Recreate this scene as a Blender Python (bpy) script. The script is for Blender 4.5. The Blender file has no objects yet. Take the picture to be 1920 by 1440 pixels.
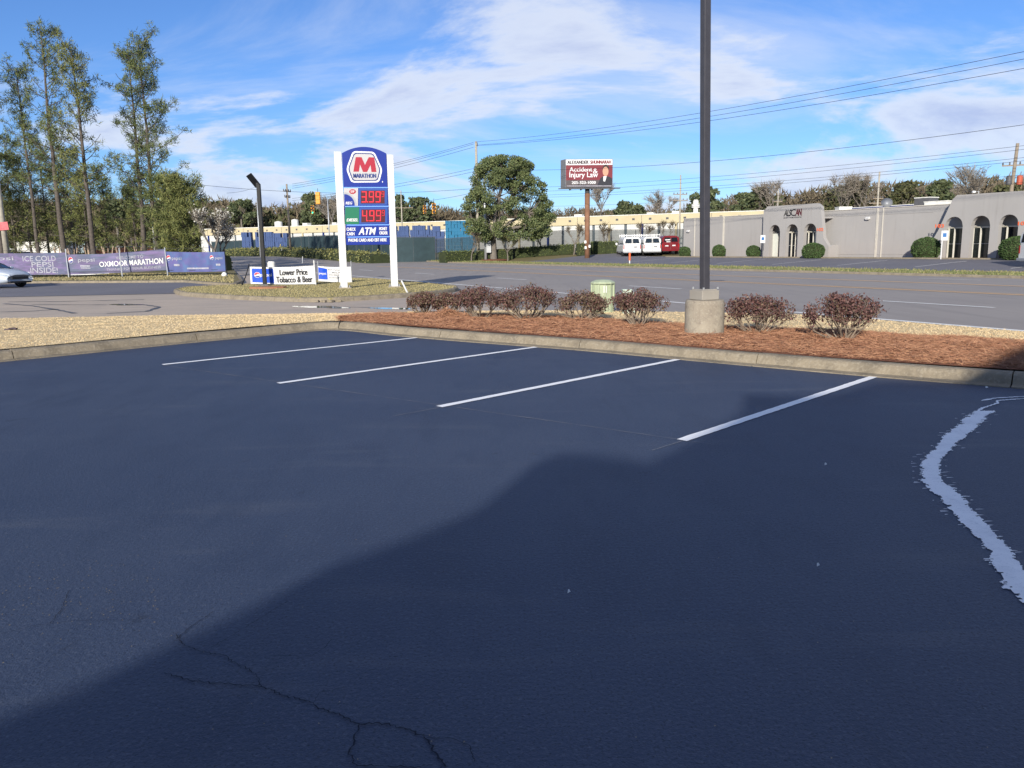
import bpy, bmesh, math, random
import numpy as np
from mathutils import Vector, Matrix

random.seed(7)
rng = np.random.default_rng(7)
sc = bpy.context.scene
C = sc.collection
R = math.radians

# ------------------------------------------------------------------ camera
PW, PH, F, EYE = 1920.0, 1440.0, 1500.0, 1.65
ROLL = R(0.8)
PITCH = math.atan((720 - 462) * math.cos(ROLL) / F)
cf = Vector((0, math.cos(PITCH), -math.sin(PITCH)))
cr0 = Vector((1, 0, 0)); cu0 = cr0.cross(cf)
cr = math.cos(ROLL) * cr0 - math.sin(ROLL) * cu0
cu = math.sin(ROLL) * cr0 + math.cos(ROLL) * cu0
cam_d = bpy.data.cameras.new('camera')
cam = bpy.data.objects.new('camera', cam_d); C.objects.link(cam)
cam.matrix_world = Matrix(((cr.x, cu.x, -cf.x, 0), (cr.y, cu.y, -cf.y, 0), (cr.z, cu.z, -cf.z, EYE), (0, 0, 0, 1)))
cam_d.sensor_width = 36.0; cam_d.lens = F / PW * 36.0
cam_d.clip_start = 0.05; cam_d.clip_end = 3000
sc.camera = cam

# ------------------------------------------------------------------ light
SUN_AZ, SUN_EL = R(14.0), R(19.0)          # shadows fall away from the camera, a little to the right
sun_d = bpy.data.lights.new('sun', 'SUN'); sun_d.energy = 4.4; sun_d.angle = R(0.6); sun_d.color = (1.0, 0.93, 0.82)
sun = bpy.data.objects.new('sun', sun_d); C.objects.link(sun)
sdir = Vector((math.sin(SUN_AZ) * math.cos(SUN_EL), math.cos(SUN_AZ) * math.cos(SUN_EL), -math.sin(SUN_EL)))
sun.rotation_euler = sdir.to_track_quat('-Z', 'Y').to_euler(); sun.location = (-10, -30, 20)

W = bpy.data.worlds.new('World'); sc.world = W; W.use_nodes = True
nt = W.node_tree; nt.nodes.clear()
def N(t, **k):
    n = nt.nodes.new(t)
    for a, b in k.items(): setattr(n, a, b)
    return n
def L(a, b): nt.links.new(a, b)
def Mth(op, a, b=None, clamp=False):
    n = N('ShaderNodeMath', operation=op); n.use_clamp = clamp
    for i, v in enumerate((a, b)):
        if v is None: continue
        if isinstance(v, (int, float)): n.inputs[i].default_value = v
        else: L(v, n.inputs[i])
    return n.outputs[0]
sky = N('ShaderNodeTexSky', sky_type='NISHITA'); sky.sun_disc = False
sky.sun_elevation = SUN_EL; sky.sun_rotation = math.pi + SUN_AZ
sky.altitude = 300.0; sky.air_density = 1.0; sky.dust_density = 0.0; sky.ozone_density = 4.0
tc = N('ShaderNodeTexCoord'); sp = N('ShaderNodeSeparateXYZ'); L(tc.outputs['Generated'], sp.inputs[0])
den = Mth('ADD', Mth('MAXIMUM', sp.outputs['Z'], 0.0), 0.26)
cx_, cy_ = Mth('DIVIDE', sp.outputs['X'], den), Mth('DIVIDE', sp.outputs['Y'], den)
def cloud_noise(sx, sy, ox, oy, scale, detail, rough, dist, seed=0.0):
    cb = N('ShaderNodeCombineXYZ')
    L(Mth('ADD', Mth('MULTIPLY', cx_, sx), ox), cb.inputs[0]); L(Mth('ADD', Mth('MULTIPLY', cy_, sy), oy), cb.inputs[1])
    cb.inputs[2].default_value = seed
    n = N('ShaderNodeTexNoise'); n.inputs['Scale'].default_value = scale; n.inputs['Detail'].default_value = detail
    n.inputs['Roughness'].default_value = rough; n.inputs['Distortion'].default_value = dist
    L(cb.outputs[0], n.inputs['Vector']); return n.outputs['Fac']
def ramp(v, lo, hi):
    m = N('ShaderNodeMapRange', interpolation_type='SMOOTHSTEP'); m.inputs[1].default_value = lo; m.inputs[2].default_value = hi
    L(v, m.inputs[0]); return m.outputs[0]
SEED = 12.3
big = cloud_noise(0.75, 1.0, 4.3, 9.1, 1.35, 10.0, 0.60, 0.35, SEED)
thin = cloud_noise(0.5, 1.0, 7.7, 1.3, 1.9, 8.0, 0.6, 0.5, SEED * 2 + 1)
bigm = ramp(big, 0.485, 0.585); thinm = ramp(thin, 0.48, 0.72)
cover = Mth('SUBTRACT', 1.0, Mth('MULTIPLY', Mth('SUBTRACT', 1.0, Mth('MULTIPLY', bigm, 0.85)), Mth('SUBTRACT', 1.0, Mth('MULTIPLY', thinm, 0.45))))
core = ramp(big, 0.56, 0.72)
ccol = N('ShaderNodeMix', data_type='RGBA'); L(core, ccol.inputs[0])
ccol.inputs[6].default_value = (6.3, 6.8, 7.9, 1); ccol.inputs[7].default_value = (3.9, 4.5, 6.6, 1)
tint = N('ShaderNodeMix', data_type='RGBA', blend_type='MULTIPLY'); tint.inputs[0].default_value = 1.0; tint.inputs[7].default_value = (0.70, 0.88, 1.20, 1); L(sky.outputs[0], tint.inputs[6])
mx = N('ShaderNodeMix', data_type='RGBA'); L(cover, mx.inputs[0]); L(tint.outputs[2], mx.inputs[6]); L(ccol.outputs[2], mx.inputs[7])
bg = N('ShaderNodeBackground'); bg.inputs['Strength'].default_value = 0.086; L(mx.outputs[2], bg.inputs['Color'])
wo = N('ShaderNodeOutputWorld'); L(bg.outputs[0], wo.inputs[0])

vs = sc.view_settings
vs.view_transform = 'Standard'; vs.look = 'None'; vs.exposure = 0.5; vs.gamma = 1.0; vs.use_curve_mapping = False
sc.render.resolution_x, sc.render.resolution_y = 1024, 768
sc.render.engine = 'CYCLES'

# ------------------------------------------------------------------ place frame: the road runs away to the left
RA = R(-28.5)
RD = Vector((math.sin(RA), math.cos(RA), 0)); RN = Vector((RD.y, -RD.x, 0))
def ss(a, b, x):
    t = min(1, max(0, (x - a) / (b - a))); return t * t * (3 - 2 * t)
def gz(x, y):
    d = x * RN.x + y * RN.y; s = x * RD.x + y * RD.y
    return max(0.4 * ss(40, 52, d), 0.75 * ss(78, 112, s)) + 0.5 * ss(86, 96, y) * ss(36, 44, d)
def road(d, s, z=0.0):
    p = RN * d + RD * s; return Vector((p.x, p.y, gz(p.x, p.y) + z))
def ray(x, y): return cf + cr * ((x - 960) / F) - cu * ((y - 720) / F)
def gnd(x, y, off=0.0):
    dr = ray(x, y); t = 1.0; lo = 1.0
    if dr.z < 0:                                        # level ground near by
        q = dr * ((off - EYE) / dr.z)
        if q.y < 60 and q.x * RN.x + q.y * RN.y < 40 and q.x * RD.x + q.y * RD.y < 78: return Vector((q.x, q.y, off))
    while t < 900:
        p = dr * t
        if EYE + p.z < gz(p.x, p.y) + off: break
        lo = t; t *= 1.01
    hi = t
    for _ in range(30):
        m = (lo + hi) / 2; p = dr * m
        if EYE + p.z < gz(p.x, p.y) + off: hi = m
        else: lo = m
    p = dr * hi; return Vector((p.x, p.y, EYE + p.z))
def at(x, y, Y):
    dr = ray(x, y); p = dr * (Y / dr.y); return Vector((p.x, Y, EYE + p.z))

# ------------------------------------------------------------------ materials
M = {}
def pm(name, col, rough=0.7, var=0.15, scale=3.0, bump=0.0, bscale=40.0, metal=0.0, spec=0.4, col2=None, detail=5.0, emit=None, island=0.0, alpha=None, coords='pos'):
    m = bpy.data.materials.new(name); m.use_nodes = True; t = m.node_tree; b = t.nodes['Principled BSDF']
    b.inputs['Roughness'].default_value = rough; b.inputs['Metallic'].default_value = metal; b.inputs['Specular IOR Level'].default_value = spec
    c1 = tuple(c * (1 - var) for c in col) + (1,); c2 = (tuple(c * (1 + var) for c in col) if col2 is None else tuple(col2)) + (1,)
    if col2 is not None: c1 = tuple(col) + (1,)
    geo = t.nodes.new('ShaderNodeNewGeometry')
    src = geo.outputs['Position']
    if island:
        mix = t.nodes.new('ShaderNodeMix'); mix.data_type = 'RGBA'; mix.inputs[6].default_value = c1; mix.inputs[7].default_value = c2
        t.links.new(geo.outputs['Random Per Island'], mix.inputs[0]); t.links.new(mix.outputs[2], b.inputs['Base Color'])
    elif var or col2 is not None:
        n = t.nodes.new('ShaderNodeTexNoise'); n.inputs['Scale'].default_value = scale; n.inputs['Detail'].default_value = detail
        t.links.new(src, n.inputs['Vector'])
        mr = t.nodes.new('ShaderNodeMapRange'); mr.inputs[1].default_value = 0.3; mr.inputs[2].default_value = 0.7; t.links.new(n.outputs['Fac'], mr.inputs[0])
        mix = t.nodes.new('ShaderNodeMix'); mix.data_type = 'RGBA'; mix.inputs[6].default_value = c1; mix.inputs[7].default_value = c2
        t.links.new(mr.outputs[0], mix.inputs[0]); t.links.new(mix.outputs[2], b.inputs['Base Color'])
    else: b.inputs['Base Color'].default_value = tuple(col) + (1,)
    if bump:
        n2 = t.nodes.new('ShaderNodeTexNoise'); n2.inputs['Scale'].default_value = bscale; n2.inputs['Detail'].default_value = 4; t.links.new(src, n2.inputs['Vector'])
        bp = t.nodes.new('ShaderNodeBump'); bp.inputs['Strength'].default_value = bump; bp.inputs['Distance'].default_value = 0.01
        t.links.new(n2.outputs['Fac'], bp.inputs['Height']); t.links.new(bp.outputs[0], b.inputs['Normal'])
    if emit:
        b.inputs['Emission Color'].default_value = tuple(emit[0]) + (1,); b.inputs['Emission Strength'].default_value = emit[1]
    if alpha is not None: b.inputs['Alpha'].default_value = alpha
    M[name] = m; return m

def layered(name, base, layers, rough=0.8, bump=(), spec=0.3):
    """base colour with several noise layers: (scale, lo, hi, colour, strength, stretch)"""
    m = bpy.data.materials.new(name); m.use_nodes = True; t = m.node_tree; b = t.nodes['Principled BSDF']
    b.inputs['Roughness'].default_value = rough; b.inputs['Specular IOR Level'].default_value = spec
    geo = t.nodes.new('ShaderNodeNewGeometry'); cur = None
    for (scale, lo, hi, col, st, stretch) in layers:
        mp = t.nodes.new('ShaderNodeMapping'); mp.inputs['Scale'].default_value = stretch[:3]
        if len(stretch) > 3: mp.inputs['Rotation'].default_value = (0, 0, stretch[3])
        t.links.new(geo.outputs['Position'], mp.inputs[0])
        n = t.nodes.new('ShaderNodeTexNoise'); n.inputs['Scale'].default_value = scale; n.inputs['Detail'].default_value = 6; n.inputs['Roughness'].default_value = 0.6
        t.links.new(mp.outputs[0], n.inputs['Vector'])
        mr = t.nodes.new('ShaderNodeMapRange'); mr.inputs[1].default_value = lo; mr.inputs[2].default_value = hi; mr.inputs[4].default_value = st
        t.links.new(n.outputs['Fac'], mr.inputs[0])
        mix = t.nodes.new('ShaderNodeMix'); mix.data_type = 'RGBA'; mix.inputs[7].default_value = tuple(col) + (1,)
        if cur is None: mix.inputs[6].default_value = tuple(base) + (1,)
        else: t.links.new(cur, mix.inputs[6])
        t.links.new(mr.outputs[0], mix.inputs[0]); cur = mix.outputs[2]
    t.links.new(cur, b.inputs['Base Color'])
    prev = None
    for (sc_, st, dist) in bump:
        n2 = t.nodes.new('ShaderNodeTexNoise'); n2.inputs['Scale'].default_value = sc_; n2.inputs['Detail'].default_value = 5; t.links.new(geo.outputs['Position'], n2.inputs['Vector'])
        bp = t.nodes.new('ShaderNodeBump'); bp.inputs['Strength'].default_value = st; bp.inputs['Distance'].default_value = dist
        t.links.new(n2.outputs['Fac'], bp.inputs['Height'])
        if prev: t.links.new(prev, bp.inputs['Normal'])
        prev = bp.outputs[0]
    if prev: t.links.new(prev, b.inputs['Normal'])
    M[name] = m; return m

one = (1, 1, 1)
layered('sealcoat', (0.029, 0.045, 0.088), [(0.28, 0.38, 0.68, (0.047, 0.064, 0.108), 0.95, (1, 1, 1)), (1.5, 0.5, 0.72, (0.022, 0.035, 0.072), 0.75, (1, 0.45, 1, 0.7)),
        (1.1, 0.57, 0.76, (0.082, 0.094, 0.125), 0.6, (0.45, 2.2, 1, -0.72)), (0.9, 0.60, 0.75, (0.017, 0.028, 0.058), 0.7, (2.4, 0.35, 1, 0.3)), (48, 0.53, 0.68, (0.086, 0.104, 0.148), 0.6, one), (80, 0.53, 0.66, (0.007, 0.012, 0.026), 0.8, one), (5, 0.55, 0.75, (0.022, 0.036, 0.074), 0.6, (1, .3, 1, 0.9)), (2.5, 0.66, 0.74, (0.013, 0.019, 0.036), 0.65, one)],
        rough=0.6, bump=[(45, 0.40, 0.012), (130, 0.6, 0.006)], spec=0.38)
layered('road_asphalt', (0.29, 0.262, 0.238), [(0.25, 0.4, 0.7, (0.34, 0.305, 0.272), 0.7, (1, 1, 1)), (0.6, 0.5, 0.7, (0.225, 0.205, 0.19), 0.5, (4, 0.25, 1, 0.497)), (40, 0.55, 0.8, (0.27, 0.265, 0.26), 0.4, one)], rough=0.85, bump=[(60, 0.3, 0.01)], spec=0.25)
layered('lot_asphalt', (0.155, 0.15, 0.165), [(0.3, 0.4, 0.7, (0.19, 0.183, 0.195), 0.8, one), (5, 0.5, 0.8, (0.10, 0.102, 0.122), 0.5, one)], rough=0.8, bump=[(50, 0.3, 0.01)], spec=0.3)
layered('driveway_concrete', (0.47, 0.39, 0.31), [(0.4, 0.4, 0.65, (0.40, 0.34, 0.28), 0.8, one), (1.6, 0.52, 0.7, (0.27, 0.24, 0.21), 0.7, (0.25, 2.2, 1)), (7, 0.55, 0.75, (0.53, 0.47, 0.39), 0.5, one), (30, 0.5, 0.8, (0.35, 0.31, 0.26), 0.4, one)], rough=0.9, bump=[(40, 0.3, 0.01)], spec=0.2)
layered('kerb_concrete', (0.26, 0.22, 0.16), [(3, 0.42, 0.66, (0.17, 0.145, 0.108), 0.9, one), (9, 0.55, 0.75, (0.13, 0.115, 0.095), 0.7, (1, 1, 0.4)), (25, 0.5, 0.7, (0.37, 0.33, 0.26), 0.5, one)], rough=0.92, bump=[(30, 0.4, 0.02), (120, 0.3, 0.01)], spec=0.15)
layered('base_concrete', (0.34, 0.30, 0.235), [(4, 0.45, 0.65, (0.25, 0.215, 0.17), 0.8, (1, 1, 0.5)), (14, 0.52, 0.7, (0.20, 0.17, 0.14), 0.7, one), (40, 0.55, 0.7, (0.44, 0.40, 0.33), 0.6, one)], rough=0.92, bump=[(25, 0.35, 0.015), (100, 0.4, 0.01)], spec=0.15)
layered('dry_lawn', (0.62, 0.485, 0.285), [(1.2, 0.4, 0.7, (0.54, 0.42, 0.23), 0.6, one), (10, 0.5, 0.8, (0.58, 0.46, 0.24), 0.6, one), (0.7, 0.6, 0.8, (0.46, 0.41, 0.20), 0.5, one)], rough=0.95, bump=[(50, 0.4, 0.02)], spec=0.1)
layered('island_lawn', (0.30, 0.26, 0.13), [(0.9, 0.42, 0.65, (0.36, 0.30, 0.15), 0.9, one), (6, 0.5, 0.8, (0.20, 0.21, 0.075), 0.7, one)], rough=0.95, bump=[(40, 0.6, 0.02)], spec=0.1)
layered('verge_lawn', (0.22, 0.25, 0.08), [(0.5, 0.45, 0.7, (0.40, 0.33, 0.15), 0.8, one), (4, 0.5, 0.8, (0.15, 0.2, 0.05), 0.6, one)], rough=0.95, spec=0.1)
layered('field', (0.20, 0.17, 0.09), [(0.05, 0.4, 0.7, (0.14, 0.13, 0.07), 0.8, one), (1, 0.5, 0.8, (0.28, 0.23, 0.13), 0.6, one)], rough=0.95, spec=0.1)
layered('straw_bed', (0.19, 0.085, 0.052), [(3, 0.4, 0.7, (0.25, 0.115, 0.068), 0.8, one), (20, 0.5, 0.8, (0.12, 0.055, 0.038), 0.7, one)], rough=0.95, bump=[(30, 0.8, 0.03)], spec=0.1)
pm('straw', (0.27, 0.12, 0.07), 0.8, island=1, col2=(0.50, 0.28, 0.165), spec=0.2)
pm('dry_blade', (0.62, 0.485, 0.285), 0.8, island=1, col2=(0.76, 0.61, 0.38), spec=0.2)
pm('green_blade', (0.25, 0.225, 0.095), 0.8, island=1, col2=(0.44, 0.37, 0.20), spec=0.2)
pm('verge_blade', (0.12, 0.155, 0.05), 0.8, island=1, col2=(0.29, 0.255, 0.13), spec=0.2)
layered('line_paint', (0.90, 0.90, 0.89), [(6, 0.5, 0.75, (0.78, 0.79, 0.80), 0.6, one), (90, 0.64, 0.72, (0.40, 0.42, 0.46), 0.8, one)], rough=0.6, bump=[(90, 0.3, 0.008)])
layered('worn_white', (0.78, 0.77, 0.73), [(6, 0.55, 0.75, (0.55, 0.53, 0.50), 0.8, one)], rough=0.8)
layered('worn_yellow', (0.74, 0.47, 0.23), [(6, 0.55, 0.75, (0.55, 0.38, 0.22), 0.8, one)], rough=0.8)
layered('spill_paint', (0.88, 0.88, 0.88), [(4, 0.45, 0.7, (0.70, 0.71, 0.73), 0.7, one), (26, 0.60, 0.72, (0.42, 0.44, 0.50), 0.8, (.7, 3, 1)), (90, 0.62, 0.70, (0.10, 0.12, 0.17), 0.8, (1, 2, 1))], rough=0.6)
pm('chalk', (0.16, 0.17, 0.2), 0.8)
pm('crack', (0.008, 0.012, 0.026), 0.9, var=0)
pm('black_metal', (0.010, 0.011, 0.013), 0.5, var=0.1, spec=0.2)
pm('bronze_metal', (0.045, 0.043, 0.05), 0.42, var=0.12, scale=6, spec=0.5)
pm('grey_metal', (0.33, 0.34, 0.35), 0.5, var=0.12, metal=0.3)
pm('cover_metal', (0.30, 0.275, 0.235), 0.6, var=0.08)
pm('dark_metal', (0.09, 0.09, 0.095), 0.55)
pm('white_paint', (0.62, 0.62, 0.61), 0.5, var=0.05)
pm('white_cloth', (0.64, 0.64, 0.63), 0.75, var=0.05)
pm('sign_blue', (0.005, 0.024, 0.235), 0.35, var=0.06)
pm('light_blue', (0.16, 0.34, 0.80), 0.4, var=0)
pm('logo_red', (0.34, 0.010, 0.03), 0.4, var=0)
pm('logo_grey', (0.44, 0.43, 0.43), 0.45, var=0)
pm('navy', (0.012, 0.03, 0.16), 0.45, var=0)
pm('diesel_green', (0.0, 0.14, 0.07), 0.45, var=0)
pm('display_dark', (0.07, 0.006, 0.012), 0.4, var=0)
pm('display_panel', (0.02, 0.07, 0.30), 0.4, var=0)
pm('led_red', (0.5, 0.01, 0.02), 0.5, var=0, emit=((1.0, 0.02, 0.05), 0.75))
pm('print_black', (0.02, 0.02, 0.025), 0.7, var=0)
pm('print_grey', (0.22, 0.22, 0.23), 0.7, var=0)
pm('print_white', (0.68, 0.68, 0.68), 0.7, var=0)
pm('faded_print', (0.33, 0.33, 0.38), 0.8, var=0.2, scale=9)
pm('cola_blue', (0.0, 0.06, 0.48), 0.6, var=0.03)
pm('cola_red', (0.62, 0.03, 0.06), 0.6, var=0)
pm('cola_navy', (0.02, 0.04, 0.22), 0.6, var=0)
layered('banner_purple', (0.115, 0.105, 0.17), [(0.6, 0.4, 0.65, (0.10, 0.135, 0.20), 0.85, (1, 1, 2)), (1.1, 0.45, 0.65, (0.21, 0.15, 0.31), 0.8, (0.6, 1, 3)), (3, 0.55, 0.75, (0.26, 0.28, 0.40), 0.5, (0.5, 1, 3))], rough=0.7)
layered('banner_blue', (0.075, 0.10, 0.25), [(0.7, 0.42, 0.65, (0.13, 0.11, 0.28), 0.85, (1, 1, 2)), (2, 0.5, 0.7, (0.07, 0.15, 0.30), 0.8, one)], rough=0.7)
pm('bill_red', (0.17, 0.018, 0.028), 0.5, var=0.04)
pm('bill_dark', (0.075, 0.06, 0.065), 0.5, var=0.04)
pm('bill_side', (0.16, 0.17, 0.19), 0.6, var=0.2, scale=5)
pm('skin_print', (0.50, 0.27, 0.18), 0.6, var=0)
pm('hair_print', (0.025, 0.018, 0.015), 0.6, var=0)
pm('suit_print', (0.02, 0.02, 0.03), 0.6, var=0)
pm('rust_steel', (0.21, 0.105, 0.06), 0.75, var=0.2, scale=2)
pm('wood_pole', (0.25, 0.205, 0.155), 0.85, var=0.2, scale=4)
pm('wood_pole_pale', (0.36, 0.33, 0.27), 0.85, var=0.15, scale=4)
pm('galvanised', (0.42, 0.44, 0.46), 0.5, var=0.08, metal=0.4)
pm('wire', (0.03, 0.03, 0.035), 0.7, var=0)
pm('ceramic', (0.11, 0.11, 0.12), 0.4)
pm('transformer_red', (0.42, 0.09, 0.05), 0.6)
pm('utility_green', (0.36, 0.41, 0.275), 0.55, var=0.08, scale=5)
pm('utility_pale', (0.47, 0.55, 0.46), 0.55, var=0.06)
layered('stucco', (0.345, 0.333, 0.322), [(0.4, 0.4, 0.7, (0.315, 0.303, 0.292), 0.8, one), (5, 0.55, 0.75, (0.25, 0.235, 0.22), 0.4, (1, 1, .07)), (3, 0.5, 0.8, (0.365, 0.345, 0.32), 0.5, (1, 1, 0.3))], rough=0.95, bump=[(30, 0.3, 0.01)], spec=0.15)
pm('stucco_pale', (0.52, 0.49, 0.43), 0.9, var=0.05)
pm('roof_grey', (0.28, 0.28, 0.28), 0.9)
pm('roof_white', (0.66, 0.65, 0.60), 0.8)
pm('glass_dark', (0.012, 0.014, 0.02), 0.08, var=0, spec=0.6)
pm('glass_green', (0.04, 0.05, 0.045), 0.1, var=0, spec=0.6)
pm('alu_white', (0.66, 0.64, 0.56), 0.5, var=0.04)
pm('door_white', (0.62, 0.65, 0.61), 0.6, var=0.05)
pm('number_orange', (0.72, 0.14, 0.05), 0.6, var=0)
pm('letter_maroon', (0.09, 0.012, 0.02), 0.5, var=0)
pm('sign_teal', (0.03, 0.14, 0.36), 0.5, var=0)
pm('warehouse_yellow', (0.50, 0.43, 0.275), 0.8, var=0.07, scale=0.5)
pm('warehouse_door', (0.55, 0.55, 0.52), 0.7, var=0.08, scale=0.7)
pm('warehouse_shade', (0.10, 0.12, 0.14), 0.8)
pm('crate_blue', (0.018, 0.042, 0.13), 0.7, island=1, col2=(0.055, 0.10, 0.24))
pm('crate_cyan', (0.005, 0.06, 0.15), 0.7, island=1, col2=(0.015, 0.19, 0.34))
pm('fence_screen', (0.028, 0.052, 0.06), 0.8, var=0.15, scale=1.5)
pm('fence_sheer', (0.03, 0.045, 0.05), 0.8, var=0.1, alpha=0.66)
pm('car_silver', (0.56, 0.62, 0.70), 0.28, var=0.02, metal=0.3, spec=0.6)
pm('van_white', (0.66, 0.66, 0.64), 0.3, var=0.02)
pm('van_red', (0.17, 0.014, 0.02), 0.3, var=0.02)
pm('tail_red', (0.40, 0.01, 0.01), 0.3, var=0)
pm('tyre', (0.015, 0.015, 0.016), 0.85, var=0.1)
pm('rim', (0.45, 0.46, 0.48), 0.3, metal=0.8, var=0.05)
pm('plastic_black', (0.012, 0.012, 0.014), 0.5, var=0)
pm('lamp_glass', (0.55, 0.58, 0.62), 0.15, var=0, spec=0.7)
pm('signal_yellow', (0.62, 0.28, 0.02), 0.5, var=0.04)
pm('signal_green', (0.02, 0.5, 0.25), 0.4, var=0, emit=((0.05, 1.0, 0.5), 0.8))
pm('lens_dark', (0.03, 0.015, 0.01), 0.3, var=0)
pm('orange_plastic', (0.70, 0.13, 0.04), 0.5, var=0)
pm('yellow_plastic', (0.65, 0.50, 0.04), 0.5, var=0)
pm('pink_poster', (0.50, 0.13, 0.14), 0.7, var=0.2, scale=8)
pm('bark_pine', (0.095, 0.08, 0.068), 0.95, var=0.3, scale=6)
pm('bark_grey', (0.16, 0.14, 0.12), 0.95, var=0.25, scale=5)
pm('bark_tan', (0.42, 0.31, 0.22), 0.85, var=0.15, scale=5)
pm('needles', (0.06, 0.092, 0.036), 0.7, island=1, col2=(0.175, 0.19, 0.07), spec=0.2)
pm('needles_dark', (0.05, 0.07, 0.036), 0.7, island=1, col2=(0.13, 0.145, 0.068), spec=0.2)
pm('needles_yellow', (0.085, 0.11, 0.038), 0.7, island=1, col2=(0.23, 0.23, 0.08), spec=0.2)
pm('broad_leaf', (0.055, 0.085, 0.034), 0.7, island=1, col2=(0.17, 0.19, 0.075), spec=0.3)
pm('hedge_leaf', (0.06, 0.085, 0.025), 0.7, island=1, col2=(0.15, 0.165, 0.055), spec=0.2)
pm('shrub_leaf', (0.035, 0.07, 0.022), 0.7, island=1, col2=(0.085, 0.13, 0.045), spec=0.2)
pm('ivy_leaf', (0.10, 0.115, 0.04), 0.7, island=1, col2=(0.23, 0.22, 0.085), spec=0.2)
pm('hedge_core', (0.03, 0.04, 0.014), 0.95, var=0.3)
pm('wood_twig', (0.085, 0.07, 0.048), 0.95, island=1, col2=(0.19, 0.155, 0.105), spec=0.1)
pm('wood_green', (0.05, 0.062, 0.03), 0.95, island=1, col2=(0.125, 0.12, 0.06), spec=0.1)
pm('bare_twig', (0.17, 0.145, 0.12), 0.95, island=1, col2=(0.30, 0.265, 0.22), spec=0.1)
pm('blossom', (0.42, 0.41, 0.36), 0.9, island=1, col2=(0.62, 0.60, 0.54), spec=0.1)
pm('stem', (0.14, 0.105, 0.08), 0.9, island=1, col2=(0.28, 0.225, 0.175), spec=0.2)
pm('red_leaf', (0.065, 0.030, 0.028), 0.6, island=1, col2=(0.175, 0.088, 0.075), spec=0.35)
pm('olive_leaf', (0.085, 0.062, 0.035), 0.6, island=1, col2=(0.20, 0.14, 0.09), spec=0.35)
pm('brick_red', (0.24, 0.09, 0.06), 0.9, var=0.2, scale=3)
pm('brick_shop', (0.28, 0.19, 0.15), 0.9, var=0.15)
pm('clay_bank', (0.34, 0.16, 0.09), 0.95, var=0.2)
pm('litter_white', (0.75, 0.75, 0.72), 0.8, var=0)
pm('litter_dark', (0.08, 0.06, 0.07), 0.8)
pm('puddle', (0.05, 0.06, 0.08), 0.03, var=0, spec=0.8)

# ------------------------------------------------------------------ mesh helpers
class MB:
    def __init__(s): s.v = []; s.f = []
    def add(s, verts, faces):
        o = len(s.v); s.v += [tuple(p) for p in verts]; s.f += [tuple(i + o for i in f) for f in faces]; return s
    def box(s, c, size, mat=None, taper=1.0):
        x, y, z = (k / 2 for k in size); P = []
        for dz in (-1, 1):
            k = taper if dz > 0 else 1.0
            for dx, dy in ((-1, -1), (1, -1), (1, 1), (-1, 1)):
                p = Vector((dx * x * k, dy * y * k, dz * z))
                if mat is not None: p = mat @ p
                P.append(p + Vector(c))
        return s.add(P, [(3, 2, 1, 0), (4, 5, 6, 7), (0, 1, 5, 4), (1, 2, 6, 5), (2, 3, 7, 6), (3, 0, 4, 7)])
    def tube(s, pts, rad, n=8, caps=True):
        pts = [Vector(p) for p in pts]; rings = []
        if isinstance(rad, (int, float)): rad = [rad] * len(pts)
        for i, p in enumerate(pts):
            d = (pts[min(i + 1, len(pts) - 1)] - pts[max(i - 1, 0)])
            if d.length < 1e-9: d = Vector((0, 0, 1))
            d.normalize(); a = Vector((1, 0, 0)) if abs(d.x) < 0.8 else Vector((0, 1, 0))
            u = d.cross(a).normalized(); w = d.cross(u)
            rings.append([p + (u * math.cos(2 * math.pi * k / n) + w * math.sin(2 * math.pi * k / n)) * rad[i] for k in range(n)])
        V = [q for r in rings for q in r]; Fc = []
        for i in range(len(pts) - 1):
            for k in range(n):
                a, b = i * n + k, i * n + (k + 1) % n; Fc.append((a, b, b + n, a + n))
        if caps: Fc.append(tuple(range(n - 1, -1, -1))); Fc.append(tuple((len(pts) - 1) * n + k for k in range(n)))
        return s.add(V, Fc)
    def prism(s, poly, y0, y1):
        """poly of (x,z) extruded along y"""
        n = len(poly); V = [(p[0], y0, p[1]) for p in poly] + [(p[0], y1, p[1]) for p in poly]
        return s.add(V, [tuple(range(n)), tuple(range(2 * n - 1, n - 1, -1))] + [(i, i + n, (i + 1) % n + n, (i + 1) % n) for i in range(n)])
    def slab(s, poly, z0, z1):
        n = len(poly); V = [(p[0], p[1], z0) for p in poly] + [(p[0], p[1], z1) for p in poly]
        return s.add(V, [tuple(range(n - 1, -1, -1)), tuple(range(n, 2 * n))] + [(i, (i + 1) % n, (i + 1) % n + n, i + n) for i in range(n)])
    def lathe(s, prof, n=16, c=(0, 0, 0)):
        V = []; Fc = []
        for (r, z) in prof:
            for k in range(n): V.append((c[0] + r * math.cos(2 * math.pi * k / n), c[1] + r * math.sin(2 * math.pi * k / n), c[2] + z))
        for i in range(len(prof) - 1):
            for k in range(n):
                a, b = i * n + k, i * n + (k + 1) % n; Fc.append((a, b, b + n, a + n))
        Fc.append(tuple(range(n - 1, -1, -1))); Fc.append(tuple((len(prof) - 1) * n + k for k in range(n)))
        return s.add(V, Fc)
    def grid(s, fn, nu, nv):
        V = [fn(i / nu, j / nv) for j in range(nv + 1) for i in range(nu + 1)]
        return s.add(V, [(j * (nu + 1) + i, j * (nu + 1) + i + 1, (j + 1) * (nu + 1) + i + 1, (j + 1) * (nu + 1) + i) for j in range(nv) for i in range(nu)])
    def build(s, name, mat, parent=None, smooth=False, bevel=0.0):
        me = bpy.data.meshes.new(name); me.from_pydata(s.v, [], s.f); me.update()
        return link(name, me, mat, parent, smooth, bevel)
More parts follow.
